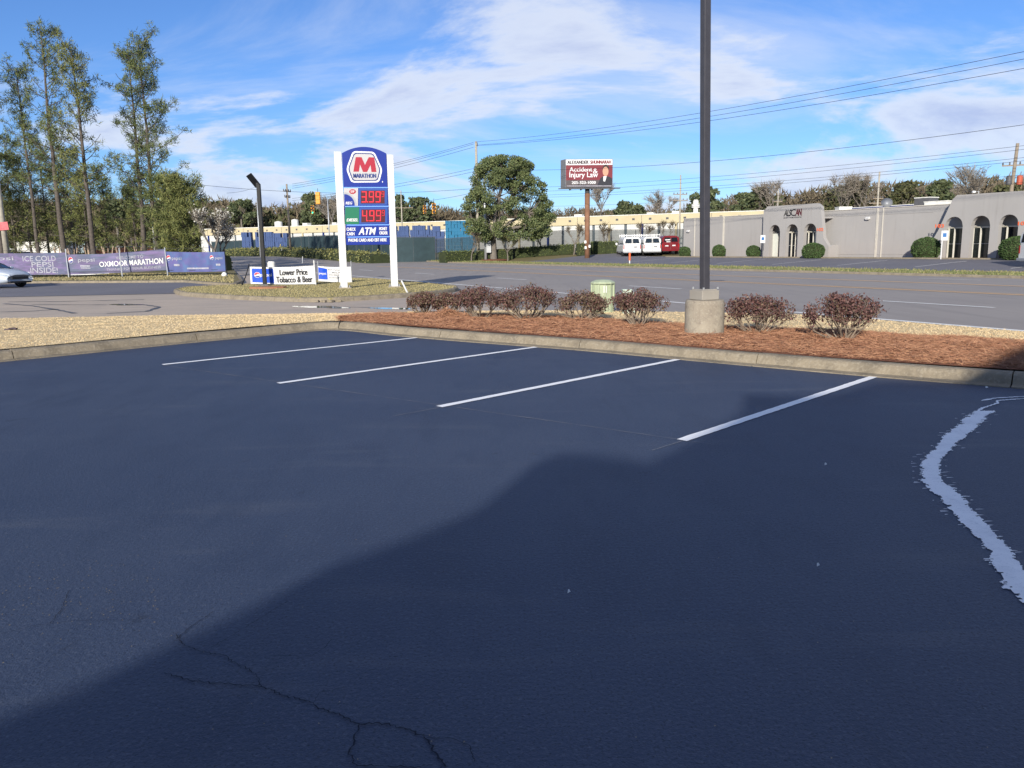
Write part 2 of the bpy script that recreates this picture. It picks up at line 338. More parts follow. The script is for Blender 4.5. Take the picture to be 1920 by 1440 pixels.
def link(name, me, mat, parent=None, smooth=False, bevel=0.0):
    if mat is not None and not me.materials: me.materials.append(M[mat])
    if smooth:
        me.polygons.foreach_set('use_smooth', [True] * len(me.polygons))
    o = bpy.data.objects.new(name, me); C.objects.link(o)
    if parent is not None: o.parent = parent
    if bevel:
        b = o.modifiers.new('bevel', 'BEVEL'); b.width = bevel; b.segments = 2; b.limit_method = 'ANGLE'
    return o
def raw(name, verts, faces_flat, per, mat, parent=None):
    """fast mesh from numpy arrays, every face with `per` corners"""
    verts = np.asarray(verts, dtype=np.float32).reshape(-1, 3); fl = np.asarray(faces_flat, dtype=np.int32).ravel(); nf = len(fl) // per
    me = bpy.data.meshes.new(name); me.vertices.add(len(verts)); me.vertices.foreach_set('co', verts.ravel())
    me.loops.add(len(fl)); me.loops.foreach_set('vertex_index', fl)
    me.polygons.add(nf); me.polygons.foreach_set('loop_start', np.arange(0, nf * per, per, dtype=np.int32)); me.polygons.foreach_set('loop_total', np.full(nf, per, dtype=np.int32))
    me.update(calc_edges=True); return link(name, me, mat, parent)
def tag(o, label, cat, group=None):
    o['label'] = label; o['category'] = cat
    if group: o['group'] = group
    return o
def thing(name, label, cat, loc=(0, 0, 0), rz=0.0, group=None):
    o = bpy.data.objects.new(name, None); C.objects.link(o); o.empty_display_size = 0.3
    o.location = loc; o.rotation_euler = (0, 0, rz); return tag(o, label, cat, group)
def struct(o): o['kind'] = 'structure'; return o
def stuff(o): o['kind'] = 'stuff'; return o
def copy_tree(o, parent=None):
    c = o.copy(); C.objects.link(c); c.parent = parent
    for ch in list(o.children): copy_tree(ch, c)
    return c

_tmp = None
def text_mesh(s, bold=0.0, shear=0.0, space=1.0):
    cu_ = bpy.data.curves.new('txt', 'FONT'); cu_.body = s; cu_.resolution_u = 3; cu_.offset = bold; cu_.shear = shear; cu_.space_character = space
    cu_.fill_mode = 'FRONT'
    ob = bpy.data.objects.new('txt', cu_); C.objects.link(ob); bpy.context.view_layer.update()
    me = bpy.data.meshes.new_from_object(ob.evaluated_get(bpy.context.evaluated_depsgraph_get()))
    bpy.data.objects.remove(ob); bpy.data.curves.remove(cu_); return me
def text_on(name, s, box, mapf, mat, parent, bold=0.012, shear=0.0, off=0.006, space=1.0):
    """fits the string into box=(u0,v0,u1,v1) and maps it with mapf(u,v,off)"""
    me = text_mesh(s, min(bold, .012), shear, space); me.materials.clear()
    if not me.vertices: return None
    x_ = max(0.0, bold - .012) * 1.6; n0 = len(me.vertices)
    V0 = [v.co.copy() for v in me.vertices]; F0 = [tuple(p.vertices) for p in me.polygons]
    sh_ = (-x_, 0.0, x_) if x_ else (0.0,)                      # struck again to either side: a heavier face
    me.clear_geometry(); me.from_pydata([v + Vector((d_, 0, 0)) for d_ in sh_ for v in V0], [], [tuple(i + k_ * n0 for i in f_) for k_ in range(len(sh_)) for f_ in F0])
    co = [v.co.copy() for v in me.vertices]
    x0, x1 = min(c.x for c in co), max(c.x for c in co); y0, y1 = min(c.y for c in co), max(c.y for c in co)
    u0, v0, u1, v1 = box
    for i_, (v, c) in enumerate(zip(me.vertices, co)): v.co = mapf(u0 + (c.x - x0) / (x1 - x0) * (u1 - u0), v0 + (c.y - y0) / (y1 - y0) * (v1 - v0), off + .0015 * (i_ // n0))
    me.update(); return link(name, me, mat, parent)
def flat_on(name, poly, mapf, mat, parent, off=0.004):
    if len(poly) == 4:                                  # subdivided, so that it follows the cloth
        a, b, c, d = [Vector(p) for p in poly]; m = MB(); k = lambda u, v: a.lerp(b, u).lerp(d.lerp(c, u), v)
        m.grid(lambda u, v: mapf(k(u, v).x, k(u, v).y, off), 16, 4); return m.build(name, mat, parent)
    me = bpy.data.meshes.new(name); me.from_pydata([mapf(u, v, off) for u, v in poly], [], [tuple(range(len(poly)))]); me.update()
    return link(name, me, mat, parent)
def rounded(pts, r, n=4):
    """polygon with rounded corners"""
    out = []; k = len(pts)
    for i in range(k):
        p, a, b = Vector(pts[i]), Vector(pts[i - 1]), Vector(pts[(i + 1) % k])
        pa, pb = p + (a - p).normalized() * r, p + (b - p).normalized() * r
        for j in range(n + 1):
            t = j / n; out.append(tuple((pa * (1 - t) ** 2 + p * 2 * t * (1 - t) + pb * t * t)))
    return out
def ell(cx, cy, rx, ry, a0=0, a1=360, n=20):
    return [(cx + rx * math.cos(R(a0 + (a1 - a0) * i / n)), cy + ry * math.sin(R(a0 + (a1 - a0) * i / n))) for i in range(n + (a1 - a0 < 360))]

# ---- clouds of small faces (leaves, needles, blades)
def rand_dirs(n):
    v = rng.normal(size=(n, 3)); return v / np.linalg.norm(v, axis=1)[:, None]
def quads(centers, size, jitter=0.4, aspect=0.55, up=0.0):
    """randomly turned leaf-like quads"""
    n = len(centers); a = rand_dirs(n); a[:, 2] += up; a /= np.linalg.norm(a, axis=1)[:, None]
    b = np.cross(a, rand_dirs(n)); b /= np.linalg.norm(b, axis=1)[:, None] + 1e-9
    s = size * (1 + jitter * rng.uniform(-1, 1, n))[:, None]
    c = np.asarray(centers); V = np.stack([c - a * s * 0.5, c + b * s * aspect * 0.5, c + a * s * 0.5, c - b * s * aspect * 0.5], 1)
    return V.reshape(-1, 3)
def spikes(centers, dirs, length, width):
    n = len(centers); b = np.cross(dirs, rand_dirs(n)); b /= np.linalg.norm(b, axis=1)[:, None] + 1e-9
    if np.ndim(length) == 0: length = length * rng.uniform(0.65, 1.25, n)
    V = np.stack([centers - b * width / 2, centers + b * width / 2, centers + dirs * np.asarray(length)[:, None]], 1)
    return V.reshape(-1, 3)
def put_quads(name, V, mat, parent=None): return raw(name, V, np.arange(len(V)), 4, mat, parent)
def put_tris(name, V, mat, parent=None): return raw(name, V, np.arange(len(V)), 3, mat, parent)

# ================================================================== THE SETTING
def interp(tab, x):
    if x <= tab[0][0]:
        (a, b), (c, d) = tab[0], tab[1]; return b + (d - b) / (c - a) * (x - a)
    for (a, b), (c, d) in zip(tab, tab[1:]):
        if x <= c: return b + (d - b) * (x - a) / (c - a)
    (a, b), (c, d) = tab[-2], tab[-1]; return b + (d - b) / (c - a) * (x - a)
def axis(lo, hi, flo, fhi, fine):
    a = [flo + i * fine for i in range(int((fhi - flo) / fine) + 1)]; st = fine
    x = flo
    while x > lo: st *= 1.35; x -= st; a.insert(0, x)
    x = a[-1]; st = fine
    while x < hi: st *= 1.35; x += st; a.append(x)
    return a
xs, ys = axis(-900, 900, -84, 84, 3.0), axis(-150, 1800, 14, 134, 3.0)
g = MB(); nx = len(xs)
g.add([(x, y, gz(x, y) - 0.07) for y in ys for x in xs], [(j * nx + i, j * nx + i + 1, (j + 1) * nx + i + 1, (j + 1) * nx + i) for j in range(len(ys) - 1) for i in range(nx - 1)])
struct(g.build('ground', 'field', smooth=True))

# parking lot and its kerb
KERB = [(-22, -3), (-14, 5.6), (-9.9, 10.2)] + [tuple(gnd(*p)[:2]) for p in ((0, 677), (160, 661.5), (320, 645), (460, 632), (560, 622), (610, 617.5), (650, 618), (700, 623), (740, 628), (897, 641), (1070, 653), (1277, 672), (1500, 692), (1700, 709), (1920, 726))] + [(8.9, 6.55), (14, 2.6)]
def resample(P, step):
    P = [Vector((p[0], p[1], 0)) for p in P]; out = [P[0]]; acc = 0.0
    for a, b in zip(P, P[1:]):
        L_ = (b - a).length; pos = step - acc
        while pos < L_:
            out.append(a + (b - a) * (pos / L_)); pos += step
        acc = (acc + L_) % step if step else 0
    out.append(P[-1]); return out
def smooth_path(P, it=2):
    P = [Vector((p[0], p[1], 0)) for p in P]
    for _ in range(it):
        Q = [P[0]]
        for a, b in zip(P, P[1:]): Q += [a * .75 + b * .25, a * .25 + b * .75]
        P = Q + [P[-1]]
    return P
def sweep(P, prof, closed_profile=True):
    """profile (offset to the left of the path, z) swept along P"""
    V = []; n = len(prof); Fc = []
    for i, p in enumerate(P):
        d = (P[min(i + 1, len(P) - 1)] - P[max(i - 1, 0)]).normalized(); nl = Vector((-d.y, d.x, 0))
        V += [(p + nl * o + Vector((0, 0, z))) for o, z in prof]
    for i in range(len(P) - 1):
        for k in range(n):
            a, b = i * n + k, i * n + (k + 1) % n; Fc.append((a, a + n, b + n, b))
    Fc.append(tuple(range(n))); Fc.append(tuple((len(P) - 1) * n + k for k in range(n - 1, -1, -1)))
    return V, Fc
KP = smooth_path(KERB, 2)
lot = MB(); lot.slab([(p.x, p.y) for p in reversed(KP)] + [(-28, -3), (-28, -30), (22, -30), (22, 2.6)], -0.12, 0.0)
lot = struct(lot.build('parking_lot', 'sealcoat'))
PROF = [(-0.14, -0.1), (-0.14, 0.012), (-0.01, 0.026), (0.028, 0.115), (0.045, 0.135), (0.08, 0.15), (0.20, 0.152), (0.20, -0.1)]
def kerb_run(name, P, prof, seg, parent_name_mat='kerb_concrete', z=0.0):
    root = bpy.data.objects.new(name, None); C.objects.link(root); struct(root)
    pts = resample(P, 0.25); k = int(seg / 0.25)
    for i in range(0, len(pts) - 1, k):
        q = [p.copy() for p in pts[i:i + k + 1]]
        if len(q) < 2: continue
        d = (q[-1] - q[-2]).normalized(); q[-1] = q[-1] - d * 0.014
        wob = random.uniform(-0.006, 0.006)
        for p in q: p.z = z + wob * (p - q[0]).length / seg
        m = MB(); m.add(*sweep(q, prof)); m.build('kerb_section', parent_name_mat, root, smooth=False)
    return root
kerb_run('lot_kerb', KP, PROF, 3.0)

# painted stall lines, guide lines, spill, cracks: children of the lot
def quad_line(name, a, b, w, mat, parent, z=0.005, n=24, jit=0.0, ragged=0.0):
    a, b = Vector((a[0], a[1], 0)), Vector((b[0], b[1], 0)); d = (b - a).normalized(); nl = Vector((-d.y, d.x, 0)); m = MB(); V = []
    for i in range(n + 1):
        p = a + (b - a) * (i / n) + nl * random.uniform(-jit, jit)
        for s_ in (-1, 1): V.append(p + nl * s_ * (w / 2 + random.uniform(-ragged, ragged)) + Vector((0, 0, z)))
    m.add(V, [(2 * i, 2 * i + 1, 2 * i + 3, 2 * i + 2) for i in range(n)]); return m.build(name, mat, parent)
stalls = [((305, 684), (795, 632)), ((522, 719), (1005, 651)), ((823, 763), (1277, 673)), ((1278, 826), (1640, 706))]
for a, b in stalls:
    quad_line('stall_line', gnd(*a), gnd(*b), 0.10, 'line_paint', lot, n=60, ragged=0.0035)
quad_line('guide_line', gnd(305, 685), gnd(1340, 834), 0.012, 'chalk', lot, z=0.0045, n=80, ragged=0.006)
quad_line('guide_line', gnd(735, 781), gnd(823, 765), 0.012, 'chalk', lot, z=0.0045, n=20, ragged=0.004)
quad_line('guide_line', gnd(1222, 845), gnd(1278, 828), 0.012, 'chalk', lot, z=0.0045, n=20, ragged=0.004)
# ragged white paint spill: rows of (pixel y, left x, right x)
spill = [(772, 1826, 1862), (782, 1812, 1850), (796, 1798, 1838), (806, 1786, 1826), (818, 1772, 1812), (832, 1762, 1792), (846, 1752, 1786), (857, 1734, 1766), (872, 1728, 1762), (890, 1729, 1764),
         (906, 1731, 1768), (918, 1744, 1788), (932, 1764, 1804), (946, 1774, 1816), (962, 1790, 1826), (978, 1802, 1842), (994, 1818, 1856), (1010, 1836, 1872), (1024, 1850, 1890), (1040, 1854, 1898), (1056, 1862, 1906), (1075, 1872, 1920), (1095, 1880, 1950), (1115, 1900, 1985), (1140, 1935, 2020), (1180, 1990, 2080), (1240, 2080, 2170)]
from mathutils import noise as mnoise
LT, RT = [(r[0], r[1]) for r in spill], [(r[0], r[2]) for r in spill]
vid = {}; V = []; Fq = []; NC = 30; ys_ = []; y = 771.0
while y < 1240: ys_.append(y); y += .7 + (y - 772) * 0.0035
def sv(i, j):
    if (i, j) not in vid:
        a_, b_ = interp(LT, ys_[i]), interp(RT, ys_[i]); u_ = -.28 + 1.56 * j / NC
        q_ = gnd(a_ + (b_ - a_) * u_, ys_[i] + 1.2 * mnoise.noise(Vector((i * .37, j * .9, 3)))); vid[i, j] = len(V); V.append((q_.x, q_.y, 0.005))
    return vid[i, j]
for i in range(len(ys_) - 1):
    for j in range(NC):
        u_ = -.28 + 1.56 * (j + .5) / NC; e_ = min(u_, 1 - u_); a_, b_ = interp(LT, ys_[i]), interp(RT, ys_[i]); q_ = gnd(a_ + (b_ - a_) * u_, ys_[i])
        w_ = mnoise.noise(Vector((q_.x * 8, q_.y * 14, 1))) * .6 + mnoise.noise(Vector((q_.x * 22, q_.y * 45, 5))) * .5 + mnoise.noise(Vector((q_.x * 3, q_.y * 5, 9))) * .35
        if w_ * .52 + e_ * (1.7 if e_ < 0 else 1.15) + .04 > 0: Fq.append((sv(i, j), sv(i + 1, j), sv(i + 1, j + 1), sv(i, j + 1)))
m = MB(); m.add(V, Fq); m.build('paint_spill', 'spill_paint', lot)
def px_ribbon(name, pts, w, mat, z=0.005, jit=0.0, step=0.05):
    P = resample([gnd(*p)[:2] for p in pts], step); V = []
    for i, p in enumerate(P):
        d = (P[min(i + 1, len(P) - 1)] - P[max(i - 1, 0)]).normalized(); nl = Vector((-d.y, d.x, 0)); ww = w * random.uniform(0.35, 1.4); c = p + nl * random.uniform(-jit, jit)
        V += [c + nl * ww / 2 + Vector((0, 0, z)), c - nl * ww / 2 + Vector((0, 0, z))]
    m = MB(); m.add(V, [(2 * i, 2 * i + 1, 2 * i + 3, 2 * i + 2) for i in range(len(P) - 1)]); return m.build(name, mat, lot)
fl = []
for _ in range(90):
    y_ = random.uniform(775, 1110); sd = random.random() < .5; x_ = (interp(LT, y_) - abs(random.gauss(0, 10)) if sd else interp(RT, y_) + abs(random.gauss(0, 10))); p_ = gnd(x_, y_); ll = random.uniform(.006, .035); ww = random.uniform(.002, .006)
    fl += [(p_.x - ll, p_.y - ww, .006), (p_.x + ll, p_.y, .006), (p_.x + ll * .3, p_.y + ww, .006), (p_.x - ll * .6, p_.y + ww, .006)]
stuff(put_quads('paint_flecks', np.array(fl), 'spill_paint', lot))
fl = []
for _ in range(260):
    x_, y_ = (random.uniform(0, 300), random.gauss(1110, 45)) if random.random() < .6 else (random.uniform(0, 1900), random.uniform(720, 1430)); p_ = gnd(max(-50, x_), min(1440, y_)); ww = random.uniform(.001, .0035)
    fl += [(p_.x - ww, p_.y - ww, .003), (p_.x + ww, p_.y - ww * .5, .005), (p_.x + ww, p_.y + ww, .003), (p_.x - ww * .6, p_.y + ww, .006)]
stuff(put_quads('stone_chips', np.array(fl), 'kerb_concrete', lot))
px_ribbon('paint_spill', [(1840, 752), (1866, 747), (1920, 744), (2000, 742)], 0.035, 'spill_paint', step=0.03)
px_ribbon('paint_spill', [(1828, 775), (1842, 766), (1872, 756), (1868, 752), (1920, 748), (2000, 747)], 0.03, 'spill_paint', z=0.0055, jit=0.006, step=0.02)
cracks = [([(330, 1188), (345, 1212), (385, 1225), (420, 1230), (440, 1245), (470, 1257), (486, 1275), (488, 1290)], .010), ([(310, 1262), (345, 1275), (400, 1282), (450, 1286), (488, 1288), (540, 1308), (585, 1317), (600, 1330), (635, 1340), (672, 1360)], .013),
          ([(672, 1360), (720, 1358), (765, 1370), (800, 1385), (812, 1405), (838, 1440)], .017), ([(672, 1360), (664, 1395), (655, 1415), (668, 1440)], .012), ([(668, 1436), (720, 1438), (790, 1441)], .010),
          ([(395, 1216), (440, 1190), (485, 1162), (540, 1128)], .006), ([(505, 1230), (585, 1232), (610, 1215), (622, 1200)], .005), ([(330, 1200), (360, 1175), (400, 1148)], .008),
          ([(95, 1170), (118, 1140), (130, 1108)], .008), ([(100, 1230), (150, 1200)], .005), ([(800, 1385), (850, 1386), (880, 1400), (890, 1430)], .007), ([(0, 1190), (60, 1175), (130, 1166), (270, 1162)], .004), ([(588, 1318), (600, 1300), (650, 1290)], .004)]
for pts, w in cracks: px_ribbon('crack', pts, w * .40, 'crack', z=0.0045, jit=w * .55, step=0.012)
for (x, y, sz) in ((1067, 1113, .008), (1534, 1063, .008), (1548, 873, .009), (1850, 728, .015)):
    p = gnd(x, y); b = MB(); b.add([(-sz, -sz * .6, .002), (sz * .7, -sz, .012), (sz, sz * .7, .004), (-sz * .5, sz, .016), (0, 0, .022)], [(0, 1, 4), (1, 2, 4), (2, 3, 4), (3, 0, 4)])
    o = b.build('paper_scrap', 'litter_white'); o.location = (p.x, p.y, .002)
    tag(o, {1067: 'tiny white paper scrap nearest the camera in the building shadow', 1534: 'tiny white scrap on shaded asphalt left of the paint spill', 1548: 'faint white scrap below the longest right stall line', 1850: 'small white scrap on asphalt just below the right kerb'}[x], 'litter', 'white scraps on the asphalt')

# driveway, station lot, road
def sheet(name, poly, z, mat, thick=0.0):
    m = MB()
    if thick: m.slab(poly, z - thick, z)
    else: m.add([(p[0], p[1], z) for p in poly], [tuple(range(len(poly)))])
    return struct(m.build(name, mat))
def pxs(pts, off=0.0): return [tuple(gnd(x, y, off)[:2]) for x, y in pts]
ra = [tuple(road(12.9, s)[:2]) for s in (9, 30, 50, 76)]
sheet('driveway', [(-80, 6), (-12, 11.8), (-8.5, 12.6), (-3.8, 17.4), (-1.5, 15.6), (3.6, 11.6)] + ra + [(-80, 47)], -0.010, 'driveway_concrete')
sheet('station_lot', pxs([(-400, 566), (0, 557), (170, 553.5), (325, 550.5), (420, 547), (480, 541), (438, 536), (392, 533), (346, 529), (220, 530), (0, 531), (-400, 537)]), 0.001, 'lot_asphalt')
m = MB(); m.grid(lambda u, v: road(10.6 + u * 24.9, -70 + v * 420, 0.002 if True else 0), 16, 140); struct(m.build('road', 'road_asphalt', smooth=True)); ROAD = bpy.data.objects['road']
m = MB(); m.grid(lambda u, v: road(-150 + u * 161, 77 + v * 21, 0.006), 80, 14); struct(m.build('side_street', 'road_asphalt', smooth=True))
def road_line(d, s0, s1, w, mat, name='lane_line'):
    n = max(2, int((s1 - s0) / 3)); m = MB(); m.grid(lambda u, v: road(d + (u - .5) * w, s0 + v * (s1 - s0), 0.010), 1, n); return m.build(name, mat, ROAD)
road_line(15.1, -60, 74, 0.19, 'worn_white', 'edge_line')
road_line(24.9, -60, 72, 0.24, 'worn_yellow', 'centre_line'); road_line(25.3, -60, 72, 0.08, 'worn_yellow', 'centre_line')
road_line(29.6, -60, 72, 0.26, 'worn_yellow', 'centre_line')
for k in range(-5, 6): road_line(19.8, 14.6 + k * 11.6 - 3, 14.6 + k * 11.6 + .2, 0.17, 'worn_white', 'lane_dash')
for k in range(0, 7): road_line(33.0, 20 + k * 11.6, 22.8 + k * 11.6, 0.12, 'worn_white', 'lane_dash')
for (x0, y0, x1, y1, wd) in ((205, 570.5, 272, 571, .14), (548, 573.5, 658, 577, .20), (690, 577, 780, 579, .13)):
    a, b = gnd(x0, y0), gnd(x1, y1); m = MB(); d = (b - a); P = []
    for i in range(24):
        an = i / 24 * 2 * math.pi; P.append((a + d * (.5 + .5 * math.cos(an)) + Vector((0, 1, 0)) * (wd * 2.2 * math.sin(an) * random.uniform(.6, 1.2))))
    m.add([(p.x, p.y, -0.004) for p in P], [tuple(range(24))]); o = m.build('puddle', 'puddle'); struct(o)
# dark seams across the driveway
for pts in ([(8, 569), (60, 573), (110, 581), (140, 587)], [(0, 584.5), (60, 583), (110, 579)], [(15, 565.5), (110, 565), (270, 561)], [(60, 571), (200, 571)], [(270, 571), (300, 575), (275, 583.5), (200, 587)], [(640, 575), (760, 578), (800, 577)]):
    P = resample([gnd(*p)[:2] for p in pts], .3); V = []
    for i, p in enumerate(P):
        d = (P[min(i + 1, len(P) - 1)] - P[max(i - 1, 0)]).normalized(); nl = Vector((-d.y, d.x, 0)); w = random.uniform(.03, .10)
        V += [p + nl * w + Vector((0, 0, -.005)), p - nl * w + Vector((0, 0, -.005))]
    m = MB(); m.add(V, [(2 * i, 2 * i + 1, 2 * i + 3, 2 * i + 2) for i in range(len(P) - 1)]); m.build('joint', 'dark_metal', bpy.data.objects['driveway'])

# dry lawn left of the bed, straw bed, strip behind the bed
KT = [(-700, 737), (-400, 703), (0, 655), (160, 640.5), (320, 625), (460, 613), (560, 605.5), (620, 601.5), (645, 601.5), (660, 603.5), (719, 607), (822, 615), (896, 621), (1070, 633), (1285, 650), (1500, 666), (1700, 680), (1920, 693.5), (2300, 716)]
BK = [(-700, 612), (0, 597), (320, 591), (560, 588.5), (640, 587.5), (719, 586), (783, 583.5), (857, 583.5), (950, 582), (1113, 582), (1282, 585), (1484, 588.5), (1647, 599.5), (1920, 621.5), (2300, 650)]
MBK = [(636, 600.5), (645, 596.5), (659, 592), (719, 588.5), (783, 588), (857, 589), (950, 591), (1113, 596), (1154, 600), (1282, 609), (1360, 613), (1523, 619), (1612, 622), (1718, 631), (1792, 632), (1912, 641), (2300, 668)]
LZ = 0.13
def strip_fn(front, back, x0, x1, off, crown=0.0, noise=0.0):
    cache = {}
    def fn(u, v):
        x = x0 + (x1 - x0) * u
        if x not in cache: cache[x] = (gnd(x, interp(front, x), off), gnd(x, interp(back, x), off))
        a, b = cache[x]; p = a.lerp(b, v)
        h = crown * math.sin(math.pi * min(1, v * 1.0)) + noise * (math.sin(p.x * 5.1 + p.y * 2.3) + math.sin(p.x * 2.2 - p.y * 6.7) * .8 + math.sin(p.x * 11 + p.y * 9) * .4) * min(1, v * 4) * min(1, (1 - v) * 4)
        return Vector((p.x, p.y, p.z + h))
    return fn
f_lawn = strip_fn(KT, BK, -700, 700, LZ, 0.03, 0.006)
m = MB(); m.grid(f_lawn, 120, 14); struct(m.build('dry_lawn', 'dry_lawn', smooth=True))
f_strip = strip_fn(MBK, BK, 700, 2300, LZ, 0.0, 0.004)
m = MB(); m.grid(f_strip, 120, 8); struct(m.build('dry_lawn_strip', 'dry_lawn', smooth=True))
f_bed = strip_fn(KT, MBK, 637, 2300, 0.132, 0.055, 0.010)
m = MB(); m.grid(f_bed, 200, 26); bed = struct(m.build('straw_bed', 'straw_bed', smooth=True))
def scatter(fn, n, u0=0.0, u1=1.0, v0=0.0, v1=1.0):
    return np.array([tuple(fn(round(random.uniform(u0, u1), 3), random.uniform(v0, v1))) for _ in range(n)])
def blades(name, pts, length, width, mat, label=None, lean=0.6):
    n = len(pts); d = rand_dirs(n) * lean; d[:, 2] = 1; d /= np.linalg.norm(d, axis=1)[:, None]
    return stuff(put_tris(name, spikes(pts, d, length, width), mat))
tag(blades('lawn_grass', scatter(f_lawn, 30000, 0.48, 1.0), 0.034, 0.008, 'dry_blade', lean=2.8), 'straw coloured dormant grass left of the straw bed', 'grass')
tag(blades('strip_grass', scatter(f_strip, 22000, 0.04, 0.86), 0.034, 0.008, 'dry_blade', lean=2.8), 'straw coloured dormant grass strip behind the red bushes', 'grass')
pts = scatter(f_bed, 74000, 0.0, 0.86, 0.02, 1.02); pts[:, 2] += rng.uniform(0, 0.03, len(pts)); d = rand_dirs(len(pts)); d[:, 2] *= 0.16; d /= np.linalg.norm(d, axis=1)[:, None]
tag(stuff(put_tris('pine_straw', spikes(pts, d, 0.15, 0.0065), 'straw')), 'reddish brown pine straw covering the planting bed', 'mulch')

# sign island
ISL = [(325, 548), (332, 552), (345, 555), (400, 559), (480, 563), (560, 566), (620, 566), (693, 562), (770, 557), (835, 551), (862, 546), (858, 541), (790, 534), (700, 526), (640, 525), (560, 532), (470, 537), (380, 541), (340, 543.5)]
ip = pxs(ISL); IP = [Vector((p[0], p[1], 0)) for p in ip]
cen = sum(IP, Vector()) / len(IP)
isl_in = [p + (cen - p).normalized() * 0.12 for p in IP]
IPs = smooth_path([tuple(p[:2]) for p in IP] + [tuple(IP[0][:2])], 1)
kerb_run('island_kerb', IPs, [(-0.02, -0.1), (0.0, 0.0), (0.03, 0.10), (0.07, 0.13), (0.20, 0.135), (0.20, -0.1)], 3.0)
IZ = 0.12
struct(sheet('sign_island', [tuple(p[:2]) for p in isl_in], IZ, 'island_lawn', 0.2))
def inside(p, poly):
    c = False; n = len(poly)
    for i in range(n):
        a, b = poly[i], poly[i - 1]
        if (a[1] > p[1]) != (b[1] > p[1]) and p[0] < (b[0] - a[0]) * (p[1] - a[1]) / (b[1] - a[1]) + a[0]: c = not c
    return c
def poly_scatter(poly, n, z):
    xs_, ys_ = [p[0] for p in poly], [p[1] for p in poly]; out = []
    while len(out) < n:
        p = (random.uniform(min(xs_), max(xs_)), random.uniform(min(ys_), max(ys_)))
        if inside(p, poly): out.append((p[0], p[1], z))
    return np.array(out)
tag(blades('island_grass', poly_scatter([tuple(p[:2]) for p in isl_in], 24000, IZ), 0.045, 0.018, 'green_blade', lean=1.0), 'olive and tan grass on the sign island', 'grass')

# verge under the pines with a kerb
VG = pxs([(-400, 537), (0, 531), (220, 530), (346, 529), (392, 533), (438, 536), (452, 530), (446, 518), (438, 508)]) + [(-25, 70), (-34, 79), (-120, 110), (-150, 70)]
struct(sheet('pine_verge', VG, 0.10, 'field', 0.3))
kerb_run('station_kerb', resample(pxs([(-400, 537.5), (0, 531.5), (220, 530.5), (346, 529.5), (392, 533.5), (438, 536.5), (456, 530), (449, 518)]), 1.0), [(-0.04, -0.1), (-0.02, 0.02), (0.0, 0.11), (0.16, 0.125), (0.16, -0.1)], 3.0)
tag(blades('verge_grass', poly_scatter(pxs([(0, 530), (220, 529), (346, 528), (392, 532), (438, 535), (440, 516), (0, 516)]), 9000, .10), 0.09, 0.04, 'green_blade', lean=1.0), 'rough tan grass below the purple banners', 'grass')

# far side: verge strip, business lot, wheel stops
m = MB(); m.grid(lambda u, v: road(35.45 + u * 4.2, -60 + v * 150, 0.09 + .06 * math.sin(math.pi * u)), 6, 80); struct(m.build('far_verge', 'verge_lawn', smooth=True))
m = MB(); m.add(*sweep([road(35.4, s) for s in range(90, -61, -3)], [(-.05, -.1), (-.03, .09), (0, .12), (.12, .12), (.12, -.1)])); struct(m.build('far_kerb', 'kerb_concrete'))
m = MB(); m.grid(lambda u, v: road(39.6 + u * 14.6, -60 + v * 135, 0.004), 14, 60); struct(m.build('business_lot', 'lot_asphalt', smooth=True)); BLOT = bpy.data.objects['business_lot']
pts = np.array([tuple(road(35.6 + random.random() * 3.9, -10 + random.random() * 95, .1)) for _ in range(12000)])
tag(blades('far_verge_grass', pts, 0.14, 0.06, 'verge_blade', lean=1.0), 'green and tan grass strip across the road', 'grass')
for k in range(9):
    s0 = 14 + k * 5.6
    m = MB(); m.grid(lambda u, v: road(44.2 + u * 5.0, s0 + (v - .5) * .1, 0.010), 6, 1); m.build('stall_line', 'worn_white', BLOT)

# shop behind the camera whose stepped roof line throws the shadow on the lot
WY = -8.0
SH = [(-200, 1430), (0, 1345), (180, 1275), (340, 1200), (500, 1125), (620, 1060), (780, 1005), (900, 955), (1000, 870), (1050, 850), (1120, 852), (1215, 868), (1290, 832), (1388, 775), (1398, 740), (1480, 742), (1560, 740), (1640, 716), (1790, 716), (1815, 702), (1835, 688), (1880, 668), (1925, 655), (2010, 650)]
prof = []
for p in SH:
    q = gnd(*p); t = (q.y - WY) / math.cos(SUN_AZ); prof.append((q.x - math.sin(SUN_AZ) * t, t * math.tan(SUN_EL)))
prof2 = []
for a in prof:
    if not prof2 or a[0] > prof2[-1][0] + 0.02: prof2.append(a)
shop = thing('shop_building', 'tan brick shop whose stepped roof line shades the near asphalt', 'building', (0, WY, 0))
x0, xN = prof2[0][0], prof2[-1][0]
m = MB(); m.prism([(x0 - 6, 0), (x0 - 6, prof2[0][1])] + prof2 + [(xN + 10, prof2[-1][1]), (xN + 10, 0)][0:2], 0.0, -14.0); m.build('wall', 'brick_shop', shop)
m = MB(); m.box((-2.2, .03, 1.1), (1.9, .06, 2.2)); m.build('door', 'glass_dark', shop)
for x in (-6.5, 1.5, 5.0):
    m = MB(); m.box((x, .03, 1.5), (2.2, .06, 1.5)); m.build('window', 'glass_dark', shop)

# ================================================================== NEAR THINGS
def bedz(x, y): return 0.17
